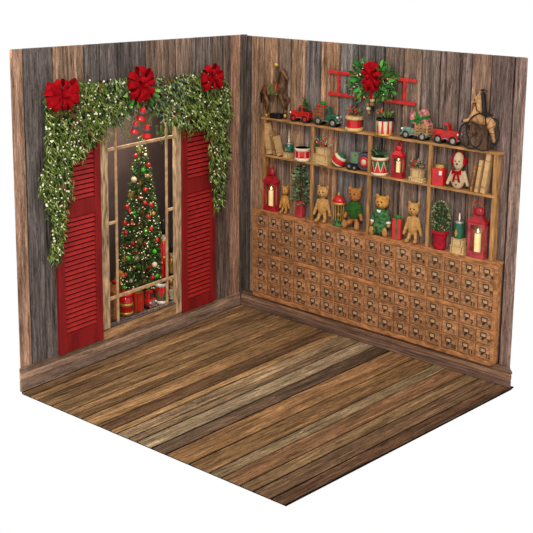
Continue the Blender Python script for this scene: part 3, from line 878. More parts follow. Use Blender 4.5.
MB().ell((0, 0, H*.775), (rr*.45, rr*.45, H*.05)).build('head', M_SKIN, t)
MB().ell((0, -rr*.38, H*.755), (rr*.3, rr*.2, H*.025)).build('beard', M_WHITE, t)
for sx in (-1, 1): MB().ell((sx*rr*.16, -rr*.42, H*.79), rr*.07).build('eye', M_BLACK, t)
MB().lathe([(rr*.48, H*.81), (rr*.6, H*.88), (rr*.62, H*.97), (rr*.4, H), (.001, H)], seg=18).build('hat', M_BLACK, t)
# small dolls behind the right bars
def doll(label, x0, x1, yt, v, n, coat, hat, yb=None):
    t, W, H = item('toy_soldier', label, 'toy', 'L', x0, x1, yt, v=v, n=n, yb=yb)
    rr = W*.73/2
    MB().lathe([(rr*.8, 0), (rr*.85, .01), (rr*.7, H*.1), (rr*.6, H*.3), (rr*.75, H*.45), (rr*.4, H*.52)], seg=16).build('coat', coat, t)
    MB().ell((0, 0, H*.63), (rr*.55, rr*.55, H*.14)).build('head', M_SKIN, t)
    for sx in (-1, 1):
        MB().ell((sx*rr*.2, -rr*.5, H*.66), rr*.09).build('eye', M_BLACK, t)
        MB().cyl((sx*rr*.7, 0, H*.45), (sx*rr*.9, -.01, H*.22), rr*.22, rr*.18).build('arm', coat, t)
    MB().ell((0, -rr*.5, H*.58), (rr*.3, rr*.18, H*.05)).build('beard', M_CREAM, t)
    MB().lathe([(rr*.56, H*.72), (rr*.6, H*.85), (rr*.45, H*.97), (.001, H)], seg=16).build('hat', hat, t)
    return t
MB_ST = MB().box((0, 0, .09), (.12, .1, .18)).build('wooden_block', M_BLACK)
s_, v_ = uv('L', 173.5, 276, -.2)
MB_ST.location = P('L', s_, -.2, .234); MB_ST.rotation_euler = (0, 0, ang('L'))
tag(MB_ST, 'dark block behind the right window bars, under the black capped toy', 'block')
doll('yellow coated toy soldier with black cap, upper one behind the right bars', 168.3, 175, 244, .414, -.2, M_GOLD, M_BLACK)
doll('small yellow and red toy soldier, lower one behind the right bars', 168, 175, 279, .235, -.1, M_CREAM, M_GOLD)
# reindeer with scarf, left
t, W, H = item('toy_reindeer', 'brown toy reindeer with red scarf behind the left window bars', 'toy reindeer', 'L', 107, 117, 262, v=.236, n=-.12, rz=.5)
blob('body', [('e', (0, .02, H*.52), (.035, .055, H*.13)), ('c', (0, -.02, H*.58), (0, -.04, H*.74), .024, .02), ('e', (0, -.055, H*.80), (.024, .036, .03)), ('c', (0, -.07, H*.79), (0, -.095, H*.76), .016, .012)]
     + [('c', (sx*.02, y, H*.48), (sx*.022, y, H*.02), .014, .009) for sx in (-1, 1) for y in (-.02, .055)], M_FUR2, t, .006)
MB().ring((0, -.03, H*.66), .026, .011, 'Z', 16, 6).box((.01, -.055, H*.58), (.022, .008, .07)).build('scarf', M_VELVET, t)
for sx in (-1, 1):
    MB().tube([(sx*.012, -.05, H*.84), (sx*.03, -.045, H*.92), (sx*.028, -.04, H*.99)], [.005, .004, .003], 6).cyl((sx*.028, -.046, H*.91), (sx*.04, -.05, H*.97), .003, seg=6).build('antler', M_TWIG, t)
    MB().ell((sx*.018, -.08, H*.81), .005, None, 8, 5).build('eye', M_BLACK, t)
MB().ell((0, -.105, H*.765), .008, None, 8, 6).build('nose', M_BLACK, t)

# ------------------------------------------------------------------ drawer cabinet
CS0, CS1, CZ0, CZ1 = .152, 2.504, .122, .899
CW = CS1-CS0; CH = CZ1-CZ0; cx0 = CS0
cab = empty('drawer_cabinet', P('R', (CS0+CS1)/2, -.048, CZ0), ang('R'), 'long brown apothecary cabinet with six rows of small numbered drawers', 'cabinet')
yb = -.042   # local y of the front frame (towards the viewer is negative)
mb = MB().box((0, .0, CH/2-.01), (CW-.006, .076, CH-.03))
mb.build('carcass', M_DRAWE, cab)
NC, NRW = 16, 6
sx0 = .148-CS0+.0  # first column starts a little in from the side
c_s = [.2250+.1470*i for i in range(NC)]
pit = .1470; zlo, zhi = .150, .862; gapm = .022
rh = (zhi-zlo-gapm)/6
rowz = [zhi-rh*(i+.5)-(gapm if i > 2 else 0) for i in range(6)]
lx = lambda s: s-(CS0+CS1)/2
mb = MB(); fth = .016
edges = [c_s[0]-pit/2+pit*i for i in range(NC+1)]
fr_t = .012
for i, e in enumerate(edges):
    wd = .026 if i in (0, 16) else .012 if i % 4 else .018
    mb.box((lx(e), yb+.004, CH/2-.012), (wd, fth, CH-.03))
for k in (0, 1):
    zs = [rowz[3*k]+rh/2, rowz[3*k]-rh/2, rowz[3*k+1]-rh/2, rowz[3*k+2]-rh/2]
    for z in zs: mb.box((0, yb+.004, z-CZ0), (CW-.02, fth, .011))
mb.box((0, yb+.003, (zlo+rh*3+gapm/2)-CZ0), (CW-.012, fth+.004, gapm))
mb.box((0, yb+.002, .014), (CW, fth+.006, .028))
for sx in (-1, 1): mb.box((sx*(CW/2-.012), .0, CH/2-.012), (.024, .084, CH-.03))
mb.build('face_frame', M_CAB, cab, .0025)
mb = MB().box((0, 0, CH-.009), (CW+.022, .088, .018)).box((0, -.001, CH-.024), (CW+.010, .086, .014))
mb.build('top_board', M_CAB, cab, .004)
dw, dh = pit-.014, rh-.012
mb = MB(); bz = .007; y0 = yb+.006
vs = [(-dw/2, y0, -dh/2), (dw/2, y0, -dh/2), (dw/2, y0, dh/2), (-dw/2, y0, dh/2),
      (-dw/2+bz, y0-.006, -dh/2+bz), (dw/2-bz, y0-.006, -dh/2+bz), (dw/2-bz, y0-.006, dh/2-bz), (-dw/2+bz, y0-.006, dh/2-bz)]
mb.add(vs, [(0, 1, 5, 4), (1, 2, 6, 5), (2, 3, 7, 6), (3, 0, 4, 7), (4, 5, 6, 7)])
dr0 = mb.build('drawer', M_DRAW)
mb = MB(); yh = y0-.009
for z in (.004, .034): mb.box((0, yh, z), (.046, .005, .0045))
for x in (-.022, .022): mb.box((x, yh, .019), (.0045, .005, .034))
h0 = mb.cyl((0, yh+.004, -.004), (0, yh-.012, -.008), .005, .009, 10).ell((0, yh-.010, -.010), (.010, .007, .008), None, 10, 7).box((0, yh, -.002), (.016, .006, .014)).build('pull_handle', M_IRON)
cp0 = MB().box((0, y0-.0065, .019), (.042, .002, .028)).build('name_card', mat('drawer_card', (200, 158, 116), .8))
nums = []
for k in range(1, 13):
    cu = bpy.data.curves.new('n', 'FONT'); cu.body = str(k); cu.size = .042; cu.align_x = 'CENTER'; cu.extrude = .001; cu.offset = .0012
    ob = bpy.data.objects.new('n', cu); col.objects.link(ob)
    dg = bpy.context.evaluated_depsgraph_get(); dg.update()
    me = bpy.data.meshes.new_from_object(ob.evaluated_get(dg)); bpy.data.objects.remove(ob)
    me.transform(Matrix.Rotation(PI/2, 4, 'X')); me.materials.clear(); me.materials.append(M_INK); me.name = 'number'
    nums.append(me)
for r in range(NRW):
    for c in range(NC):
        d = bpy.data.objects.new('drawer', dr0.data); col.objects.link(d); d.parent = cab
        d.location = (lx(c_s[c]), 0, rowz[r]-CZ0)
        for src, nm in ((h0, 'pull_handle'), (cp0, 'name_card')):
            h = bpy.data.objects.new(nm, src.data); col.objects.link(h); h.parent = d
        k = (r % 3)*4+c % 4
        nn = bpy.data.objects.new('number', nums[k]); col.objects.link(nn); nn.parent = d
        nn.location = (dw*.33, y0-.0075, -dh*.34)
for o in (dr0, h0, cp0): bpy.data.objects.remove(o)

# ------------------------------------------------------------------ open shelf unit
VT, VM, VC = 1.694, 1.380, .899
hs = [uv('R', x, y, -.025)[0] for x, y in ((263.8, 157), (312, 165), (369, 174), (429.3, 184), (494, 194))]
hut = empty('open_shelf_unit', P('R', (hs[0]+hs[-1])/2, -.052, VC), ang('R'), 'wooden open shelf unit of four bays standing on the drawer cabinet', 'shelf')
hm = (hs[0]+hs[-1])/2
for vt, ext, nm in ((VT, .022, 'top_board'), (VM, 0, 'shelf_board')):
    MB().box((0, 0, vt-.009-VC), (hs[-1]-hs[0]+2*ext+.016, .074, .018)).build(nm, M_SHELF, hut, .003)
for s in hs:
    wd = .028
    MB().box((s-hm, -.022, (VT-.018-VC)/2), (wd, .024, VT-.018-VC)).build('post', M_POST, hut, .003)
for s in (hs[0], hs[-1]):
    MB().box((s-hm, .012, (VT-.018-VC)/2), (.016, .048, VT-.018-VC)).build('side_panel', M_POST, hut, .002)

# ------------------------------------------------------------------ bears
def bear(label, x0, x1, yt, v, fur, style='sit', rz=.35, n=-.056, cloth=None, limb=1.0, pad=True, tilt=0):
    t, W, H = item('teddy_bear', label, 'teddy bear', 'R', x0, x1, yt, v=v, n=n, rz=rz)
    w = W*.84; D = min(.095, .34*H); h = H; q = w/2
    pr = [('e', (0, 0, .80*h), (.55*q+.004, D*.44, .158*h)), ('e', (0, -D*.32, .755*h), (.22*q, D*.26, .07*h)),
          ('e', (0, 0, .42*h), (.54*q, D*.44, .24*h))]
    for sx in (-1, 1):
        pr.append(('e', (sx*.46*q, .004, .925*h), (.17*q, D*.14, .07*h)))
        if style == 'sit':
            pr += [('c', (sx*.44*q, -.002, .56*h), (sx*.78*q, -D*.18, .26*h), .13*q+.003, .13*q+.002),
                   ('c', (sx*.30*q, -D*.1, .16*h), (sx*.60*q, -D*.5, .10*h), .22*q, .18*q),
                   ('e', (sx*.60*q, -D*.56, .115*h), (.24*q, D*.16, .115*h))]
        else:
            pr += [('c', (sx*.46*q, 0, .58*h), (sx*.86*q, -D*.12, .20*h), .13*q+.003, .12*q+.003),
                   ('c', (sx*.22*q, 0, .28*h), (sx*.38*q, -D*.2, .07*h), .20*q, .17*q),
                   ('e', (sx*.42*q, -D*.42, .055*h), (.2*q, D*.3, .055*h))]
    blob('body', pr, fur, t, max(.004, h*.017), 3)
    for sx in (-1, 1):
        MB().ell((sx*.17*q, -D*.40, .825*h), (.0055*h/.3+.001,)*3, None, 8, 6).build('eye', M_BLACK, t)
        if style == 'sit': MB().ell((sx*.60*q, -D*.70, .12*h), (.17*q, .006, .08*h)).build('paw_pad', M_PAD, t)
        MB().ell((sx*.46*q, -D*.10, .925*h), (.10*q, .006, .042*h)).build('ear_lining', M_PAD, t)
    MB().ell((0, -D*.56, .775*h), (.06*q, .006, .014*h), None, 10, 6).build('nose', M_BLACK, t)
    MB().tube([(0, -D*.56, .76*h), (0, -D*.55, .735*h), (.06*q, -D*.52, .722*h)], .0025, 5).build('mouth', M_BLACK, t)
    if cloth == 'shirt':
        blob('sweater', [('e', (0, 0, .43*h), (.62*q, D*.53, .225*h)), ('e', (0, 0, .60*h), (.42*q, D*.42, .07*h))]
             + [('c', (sx*.44*q, 0, .56*h), (sx*.62*q, -D*.08, .40*h), .17*q+.003, .17*q+.003) for sx in (-1, 1)], M_KNIT, t, .005, 3)
    if cloth == 'dress':
        blob('dress', [('e', (0, 0, .46*h), (.61*q, D*.53, .22*h)), ('e', (0, -D*.12, .22*h), (.66*q, D*.56, .2*h))]
             + [('c', (sx*.44*q, 0, .57*h), (sx*.68*q, -D*.12, .37*h), .2*q+.003, .19*q+.003) for sx in (-1, 1)]
             + [('c', (sx*.30*q, -D*.2, .17*h), (sx*.5*q, -D*.5, .11*h), .22*q, .2*q) for sx in (-1, 1)], M_DRESS, t, .005, 3)
        for sx in (-1, 1): MB().cyl((sx*.69*q, -D*.13, .36*h), (sx*.73*q, -D*.16, .31*h), .21*q, .2*q, 12).build('cuff', M_WHITE, t)
        MB().prism([(-.2*q, .64*h), (.2*q, .64*h), (.12*q, .58*h), (-.12*q, .58*h)], -D*.54, -D*.46).build('collar', M_WHITE, t, .002)
    return t
bear('small slim golden teddy bear beside the left red lantern', 280, 290.5, 185, VC, M_FUR1, 'stand', .3)
bear('bare light brown teddy bear left of the red domed birdcage', 314, 332.5, 185, VC, M_FUR3, 'stand', .3)
bear('brown teddy bear in a plain green sweater, sitting right of the birdcage', 343.5, 367, 186, VC, M_FUR2, 'sit', .1, cloth='shirt')
bear('golden teddy bear in a green patterned dress with white cuffs', 370.5, 394.5, 194, VC, M_FUR1, 'sit', .15, cloth='dress')
bear('bare tan teddy bear between the red gift and the topiary', 404, 424.5, 201, VC, M_FUR3, 'stand', .3)

# linen toy with earmuffs
t, W, H = item('stuffed_toy', 'beige linen stuffed toy with red earmuffs and red neck bow', 'stuffed toy', 'R', 447, 472, 151.5, v=VM, n=-.048, rz=.25)
w = W*.84; q = w/2; D = .085
blob('body', [('e', (0, 0, .74*H), (.45*q, D*.46, .25*H)), ('e', (0, 0, .25*H), (.6*q, D*.5, .27*H))]
     + [('c', (sx*.52*q, 0, .46*H), (sx*.86*q, -D*.1, .12*H), .13*q, .14*q) for sx in (-1, 1)], M_FUR4, t, .005, 3)
for sx in (-1, 1):
    MB().ell((sx*.52*q, 0, .74*H), (.16*q, D*.28, .115*H)).build('earmuff', M_VELVET, t)
    MB().ell((sx*.16*q, -D*.44, .76*H), .005, None, 8, 6).build('eye', M_BLACK, t)
MB().tube([(math.cos(a)*.5*q, 0, .76*H+math.sin(a)*.25*H) for a in [PI*i/12 for i in range(13)]], .004, 6).build('headband', M_VELVET, t)
MB().ell((0, -D*.48, .69*H), (.007, .007, .007), None, 10, 6).build('nose', M_BLACK, t)
for sx in (-1, 1):
    MB().prism([(0, .475*H), (sx*.38*q, .56*H), (sx*.42*q, .40*H)], -D*.62, -D*.48).build('bow_loop', M_VELVET, t, .004)
    MB().prism([(0, .47*H), (sx*.18*q, .46*H), (sx*.36*q, .2*H), (sx*.16*q, .2*H)], -D*.60, -D*.5).build('bow_tail', M_VELVET, t, .003)
MB().ell((0, -D*.6, .475*H), .012, None, 10, 6).build('bow_knot', M_VELVET, t)
for z in (.27, .13): MB().ell((0, -D*.52, z*H), .006, None, 8, 5).build('button', M_BLACK, t)

# ------------------------------------------------------------------ lanterns
lantern('red lantern with lit candle at the left end of the bottom row', 264, 279.5, 163, VC, M_LANT, M_LANT, cl='lit cream candle inside the lantern at the left end')
lantern('small bright red lantern with lit candle on the middle shelf', 392, 406.5, 141, VM, M_LANT, M_GLOSSR, dep=.05, cl='lit candle inside the small lantern on the middle shelf')
lantern('large dusty red lantern with lit candle at the right end', 468.5, 491, 200.5, VC, M_LANTP, M_LANT, cl='lit candle inside the large lantern at the right end')

# ------------------------------------------------------------------ bottom row plants, cage, gift
t, W, H = item('potted_plant', 'bushy green potted plant in a square red glass pot', 'plant', 'R', 292, 310, 166, v=VC, n=-.042)
ph = .32*H; pw = .075
mb = MB(); a, b = pw*.42, pw*.5
mb.hexa([Vector(x) for x in [(-a, -a*.7, 0), (a, -a*.7, 0), (a, a*.7, 0), (-a, a*.7, 0), (-b, -b*.7, ph), (b, -b*.7, ph), (b, b*.7, ph), (-b, b*.7, ph)]])
mb.build('pot', M_REDGL, t, .006)
mb = MB()
for k in range(7):
    a = R.uniform(0, 2*PI); mb.tube([(0, 0, ph*.9), (math.cos(a)*.02, math.sin(a)*.014, .6*H), (math.cos(a)*.05, math.sin(a)*.03, H*R.uniform(.75, .98))], [.004, .003, .002], 5)
mb.build('stem', M_TWIG, t)
mb = MB()
for i in range(330):
    z = ph*.85+(H-ph*.9)*R.random()**1.1; u = (z-ph)/(H-ph); rr = .088*(1-.62*max(0, u)**1.6)*math.sqrt(R.random())
    a = R.uniform(0, 2*PI); d = (Vector((math.cos(a), math.sin(a), R.uniform(-.3, .9)))+rdir()*.4).normalized()
    leaf(mb, Vector((math.cos(a)*rr, math.sin(a)*rr*.5, z)), d, d.cross(rdir()).normalized(), R.uniform(.025, .042), .017, leafcol([(92, 122, 80), (66, 98, 58), (126, 150, 108), (52, 80, 48), (150, 170, 130)]))
mb.build('foliage', M_LEAF, t)['kind'] = 'stuff'

t, W, H = item('birdcage', 'small birdcage with shiny red dome and gold bars between two bears', 'birdcage', 'R', 331.5, 346.5, 192, v=VC, n=-.042)
r_ = W*.78/2; sy = .75
MB().lathe([(r_*.8, 0), (r_*.85, .008), (r_*.6, H*.06), (r_*.62, H*.16), (r_*.8, H*.2), (.001, H*.21)], seg=22, sy=sy).build('base', M_DRESS, t)
for k in range(12):
    a = 2*PI*k/12
    MB().cyl((r_*.74*math.cos(a), r_*.74*math.sin(a)*sy, H*.19), (r_*.82*math.cos(a), r_*.82*math.sin(a)*sy, H*.66), .0032, seg=6).build('bar', M_GOLD, t)
MB().lathe([(r_*.85, H*.64), (r_*1.0, H*.65), (r_*1.0, H*.70), (r_*.9, H*.71)], seg=22, sy=sy).build('rim', M_GOLD, t)
MB().lathe([(r_*.96, H*.70), (r_*.92, H*.76), (r_*.7, H*.83), (r_*.35, H*.88), (.001, H*.895)], seg=22, sy=sy).build('dome', M_GLOSSR, t)
MB().lathe([(r_*.1, H*.88), (r_*.16, H*.92), (r_*.1, H*.96), (.001, H)], seg=12).build('finial', M_GOLD, t)
MB().ell((0, 0, H*.32), (r_*.28, r_*.2, H*.06)).cyl((0, 0, H*.2), (0, 0, H*.62), .004, seg=8).build('perch', M_GOLD, t)

t, W, H = item('gift_box', 'red gift box with dark green bow beside the bear in the dress', 'gift', 'R', 392.5, 403.5, 216, v=VC, n=-.048, rz=.2)
gift(t, W*.72, .05, H*.9, M_GLOSSR, M_GREENR)

t, W, H = item('topiary', 'round boxwood topiary with red berries in a red cloth pot', 'plant', 'R', 431, 452, 201.5, v=VC, n=-.045)
r_ = W*.80/2; ph = .36*H
MB().lathe([(r_*.62, 0), (r_*.72, .02), (r_*.72, ph*.7), (r_*.82, ph), (r_*.7, ph), (.001, ph*.95)], seg=22, sy=.8).build('pot_wrap', M_BURLAP, t)
mb = MB()
for i in range(22):
    a = 2*PI*i/22; mb.ell((r_*.78*math.cos(a), r_*.78*.8*math.sin(a), ph*.97), (.012, .01, .016), None, 8, 5)
mb.build('pot_frill', M_BURLAP, t)
mb = MB(); zc = ph+(H-ph)*.46; rz_ = (H-ph)*.56
for i in range(900):
    d = rdir(); p = Vector((d.x*r_*.92, d.y*r_*.62, zc+d.z*rz_*.92))*1.0
    d2 = (d+rdir()*.6).normalized()
    leaf(mb, p, d2, d2.cross(rdir()).normalized(), .018, .010, leafcol([(96, 122, 74), (70, 100, 54), (140, 160, 110), (170, 186, 140), (50, 76, 42)]))
mb.build('foliage', M_LEAF, t)['kind'] = 'stuff'
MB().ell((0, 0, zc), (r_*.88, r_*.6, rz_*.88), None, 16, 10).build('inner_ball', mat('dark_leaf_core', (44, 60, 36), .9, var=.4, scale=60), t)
mb = MB()
for i in range(26):
    d = rdir(); d.y = -abs(d.y); mb.ell((d.x*r_*.97, d.y*r_*.68, zc+d.z*rz_*.95), .0055, None, 8, 5)
mb.build('red_berries', M_GLOSSR, t)['kind'] = 'stuff'

# green jar candles
M_FLAMEP = mat('pale_candle_flame', (236, 208, 176), .5, emit=.3, var=.05)
def jar(label, x0, x1, yt, v, fl_, n=-.045):
    t, W, H = item('jar_candle', label, 'candle', 'R', x0, x1, yt, v=v, n=n)
    r_ = W*.92/2
    MB().lathe([(r_*.9, 0), (r_, .006), (r_, H*.72), (r_*.75, H*.82), (r_*.75, H), (r_*.65, H), (r_*.65, H*.8), (.001, H*.78)], seg=20).build('jar', M_JARG, t)
    MB().lathe([(r_*.76, H*.85), (r_*.8, H*.86), (r_*.8, H*.97), (r_*.76, H*.98)], seg=20).build('metal_collar', M_SILV, t)
    mb = MB()
    q = [(0, .55), (.3, .22), (.12, .25), (.12, .12), (-.12, .12), (-.12, .25), (-.3, .22)]
    mb.prism([(x*r_*1.2, z*H*1.1) for x, z in q], -r_*1.02, -r_*.9).build('tree_emblem', M_GOLD, t)
    MB().lathe([(.001, H*.9), (r_*.13, H*1.02), (r_*.17, H*1.15), (r_*.09, H*1.4), (.0005, H*(1+fl_))], seg=10).build('flame', M_FLAMEP, t)
    return t
# books under the jars
def bk(label, x0, x1, y, vb, th, cover, n=-.045, dep=.07, rz=0, group=None):
    s0, s1 = uv('R', x0, y, n)[0], uv('R', x1, y, n)[0]
    return bookm(label, P('R', (s0+s1)/2, n, vb), ang('R')+rz, (s1-s0)-.72*dep*.9, dep, th, cover, group=group)
bk('small tan book lying under the green jar candle on the middle shelf', 283, 293.5, 156, VM, .05, M_BOOK)
jar('green jar candle on a small tan book on the middle shelf', 285, 293, 142.5, VM+.051, 1.5)
bk('pale yellow book, lower of two under the right green jar candle', 449.5, 468, 248, VC, .058, M_BOOK3, dep=.06)
bk('yellow book, upper of two directly under the right green jar candle', 451, 467, 239, VC+.059, .056, M_BOOK, dep=.06)
jar('green jar candle on two stacked books beside the large lantern', 454.5, 464.5, 220.5, VC+.116, .45)

# ------------------------------------------------------------------ middle shelf
def lean_books(data, n=-.048):
    for label, xb, xt, yt, thpx, cover, yb in data:
        s0, v0 = uv('R', xb, yb, n); s1, v1 = uv('R', xt, yt, n)
        L = math.hypot(s1-s0, v1-VM); a = math.atan2(s1-s0, v1-VM)
        th = (uv('R', xb+thpx/2, yb, n)[0]-uv('R', xb-thpx/2, yb, n)[0])-.034
        zoff = abs(math.sin(a))*th/2
        bookm(label, P('R', s0, n, VM+zoff), ang('R'), L-zoff, .05, max(.014, th), cover, a, True)
lean_books([('tall tan book leaning at the far left of the middle shelf', 271, 266.5, 123, 8, M_BOOK, 155),
            ('thin brown book, second from left on the middle shelf', 276, 272.5, 131, 5, M_BOOK2, 156),
            ('short tan book, third from left on the middle shelf', 280.5, 276, 136, 6.5, M_BOOK, 156)])
t, W, H = item('toy_drum', 'red toy drum with cream bands right of the jar candle', 'toy drum', 'R', 295, 311, 147.5, v=VM, n=-.048)
r_ = W*.8/2
MB().lathe([(r_*.93, 0), (r_*.93, H)], seg=26).build('shell', M_GLOSSR, t)
for z in (0, .76): MB().lathe([(r_*.92, H*z), (r_, H*z), (r_, H*(z+.24)), (r_*.92, H*(z+.24))], seg=26).build('hoop', M_CREAM, t)
mb = MB()
for k in range(8):
    a = k*PI/4+.2; mb.box((r_*.94*math.cos(a), r_*.94*math.sin(a), H*.5), (.008, .012, H*.6), (0, 0, a))
mb.build('stripes', mat('pink_stripe', (222, 130, 130), .5), t)
MB().lathe([(.001, H*.99), (r_*.9, H*.99), (r_*.9, H*.995)]).build('drumhead', M_CREAM, t)

bk('lowest thin pale book of the holly topped stack in bay two', 313.5, 331.5, 163.5, VM, .026, M_BOOK3, dep=.06)
bk('middle tan book of the holly topped stack in bay two', 313.5, 331.5, 159, VM+.027, .052, M_BOOK, dep=.06)
bk('top tan book of the holly topped stack in bay two', 316, 330.5, 152, VM+.080, .056, M_BOOK, dep=.06)
t, W, H = item('holly_sprig', 'holly sprig with red berries on the three book stack', 'holly', 'R', 314, 331, 137, v=VM+.137, n=-.045)
sprig(t, 0, W*.38, H, 40, 9, [(60, 110, 50), (150, 176, 140), (40, 84, 40), (200, 210, 180)], 'leaves')
# striped ball
t, W, H = item('striped_ball', 'round ornament ball with red green and cream stripes, tilted', 'ball', 'R', 334, 344.5, 152.5, v=VM, n=-.045)
r_ = H/2
q = Euler((0, .6, .3)).to_matrix().to_4x4(); q.translation = (0, 0, r_)
prof = [(r_*math.sin(PI*i/24), -r_*math.cos(PI*i/24)) for i in range(25)]
cm_ = [M_GRY, M_GREENP, M_CREAM, M_GLOSSR, M_GLOSSR, M_CREAM, M_GREENP, M_GRY]
for k in range(8):
    MB().lathe([(max(.0006, a), b) for a, b in prof[3*k:3*k+4]], seg=22, M=q).build('stripe_band', cm_[k], t)
# green toy with wheel
t, W, H = item('toy_tractor', 'little green toy tractor with boxy cab beside the striped ball', 'toy tractor', 'R', 348, 362, 151, v=VM, n=-.048)
w = W-.05
MB().box((w*.14, 0, H*.66), (w*.72, .05, H*.6)).build('cab', M_TRUCKP, t, .006)
MB().box((w*.14, -.0255, H*.68), (w*.5, .004, H*.4)).build('cab_panel', mat('panel_green', (104, 150, 96), .5), t)
MB().box((w*.3, -.028, H*.82), (w*.14, .004, H*.12)).build('red_badge', M_GLOSSR, t)
MB().box((0, 0, H*.3), (w*.9, .045, H*.16)).build('chassis', M_BLACK, t, .003)
for x, rr in ((-w*.3, H*.2), (w*.3, H*.15)):
    for sy in (-1, 1):
        o = MB().cyl((x, sy*.022, rr), (x, sy*.036, rr), rr, seg=20).build('wheel', M_TYRE, t)
        MB().cyl((x, sy*.036, rr), (x, sy*.039, rr), rr*.4, seg=14).build('hub', M_HUB, o)
# spinning top
t, W, H = item('spinning_top', 'round striped toy half hidden by the second shelf post', 'toy', 'R', 361.5, 370, 152, v=VM, n=-.075)
r_ = H/2; q = Matrix.Translation((0, 0, r_)) @ Euler((PI/2, 0, .25)).to_matrix().to_4x4()
for k, (a, b, mm) in enumerate([(1, .9, M_BLACK), (.9, .72, M_GRY), (.72, .58, M_ROPE), (.58, .3, M_GLOSSR), (.3, .01, M_CREAM)]):
    MB().lathe([(r_*a, -.018), (r_*a, .018+.004*k), (r_*b, .018+.005*k+.003), (r_*b, -.018)], seg=26, M=q).build('ring_stripe', mm, t)

t, W, H = item('toy_drum', 'white toy drum with red and green triangles and greenery on top', 'toy drum', 'R', 371.5, 389, 156.5, v=VM, n=-.048)
r_ = W*.8/2
drum(t, r_, H, M_CREAM, M_CREAM, (M_GLOSSR, M_GREENP))
for z in (.15, .80): MB().lathe([(r_*.98, H*z), (r_*1.01, H*z), (r_*1.01, H*(z+.05)), (r_*.98, H*(z+.05))], seg=26).build('red_line', M_GLOSSR, t)
sprig(t, H*.92, r_*.85, .075, 70, 0, [(50, 84, 50), (84, 116, 76), (36, 60, 40), (130, 150, 120)], l=.04, wd=.014)

bk('thin pale book at the bottom of the holly topped pair in bay three', 408.5, 427, 180, VM, .03, M_BOOK3, dep=.06)
bk('thick tan book, upper of the holly topped pair in bay three', 410.5, 425, 173, VM+.031, .065, M_BOOK, dep=.06)
t, W, H = item('holly_sprig', 'holly sprig with red berries on the two book stack in bay three', 'holly', 'R', 409, 427, 159, v=VM+.097, n=-.045)
sprig(t, 0, W*.38, H, 44, 9, [(60, 110, 50), (150, 176, 140), (40, 84, 40), (190, 200, 170)], 'leaves')

t, W, H = item('gift_box', 'square red gift box with gold bow on the middle shelf', 'gift', 'R', 431, 448.5, 167, v=VM, n=-.048, rz=.1)
gift(t, W-.06, .06, H*.93, M_GLOSSR, M_GLOSSR, M_GOLD)
MB().box((W*.16, -.032, H*.72), (.022, .004, .032)).build('gift_tag', M_WHITE, t)
lean_books([('thin brown book leaning right, nearest the linen toy', 472.5, 477, 166, 5, M_BOOK2, 189),
            ('tan book leaning right, middle of three at the right end', 477.5, 483, 160, 7.5, M_BOOK, 190),
            ('thick tall tan book leaning right at the right shelf end', 484, 491, 153.5, 9, M_BOOK, 191)])

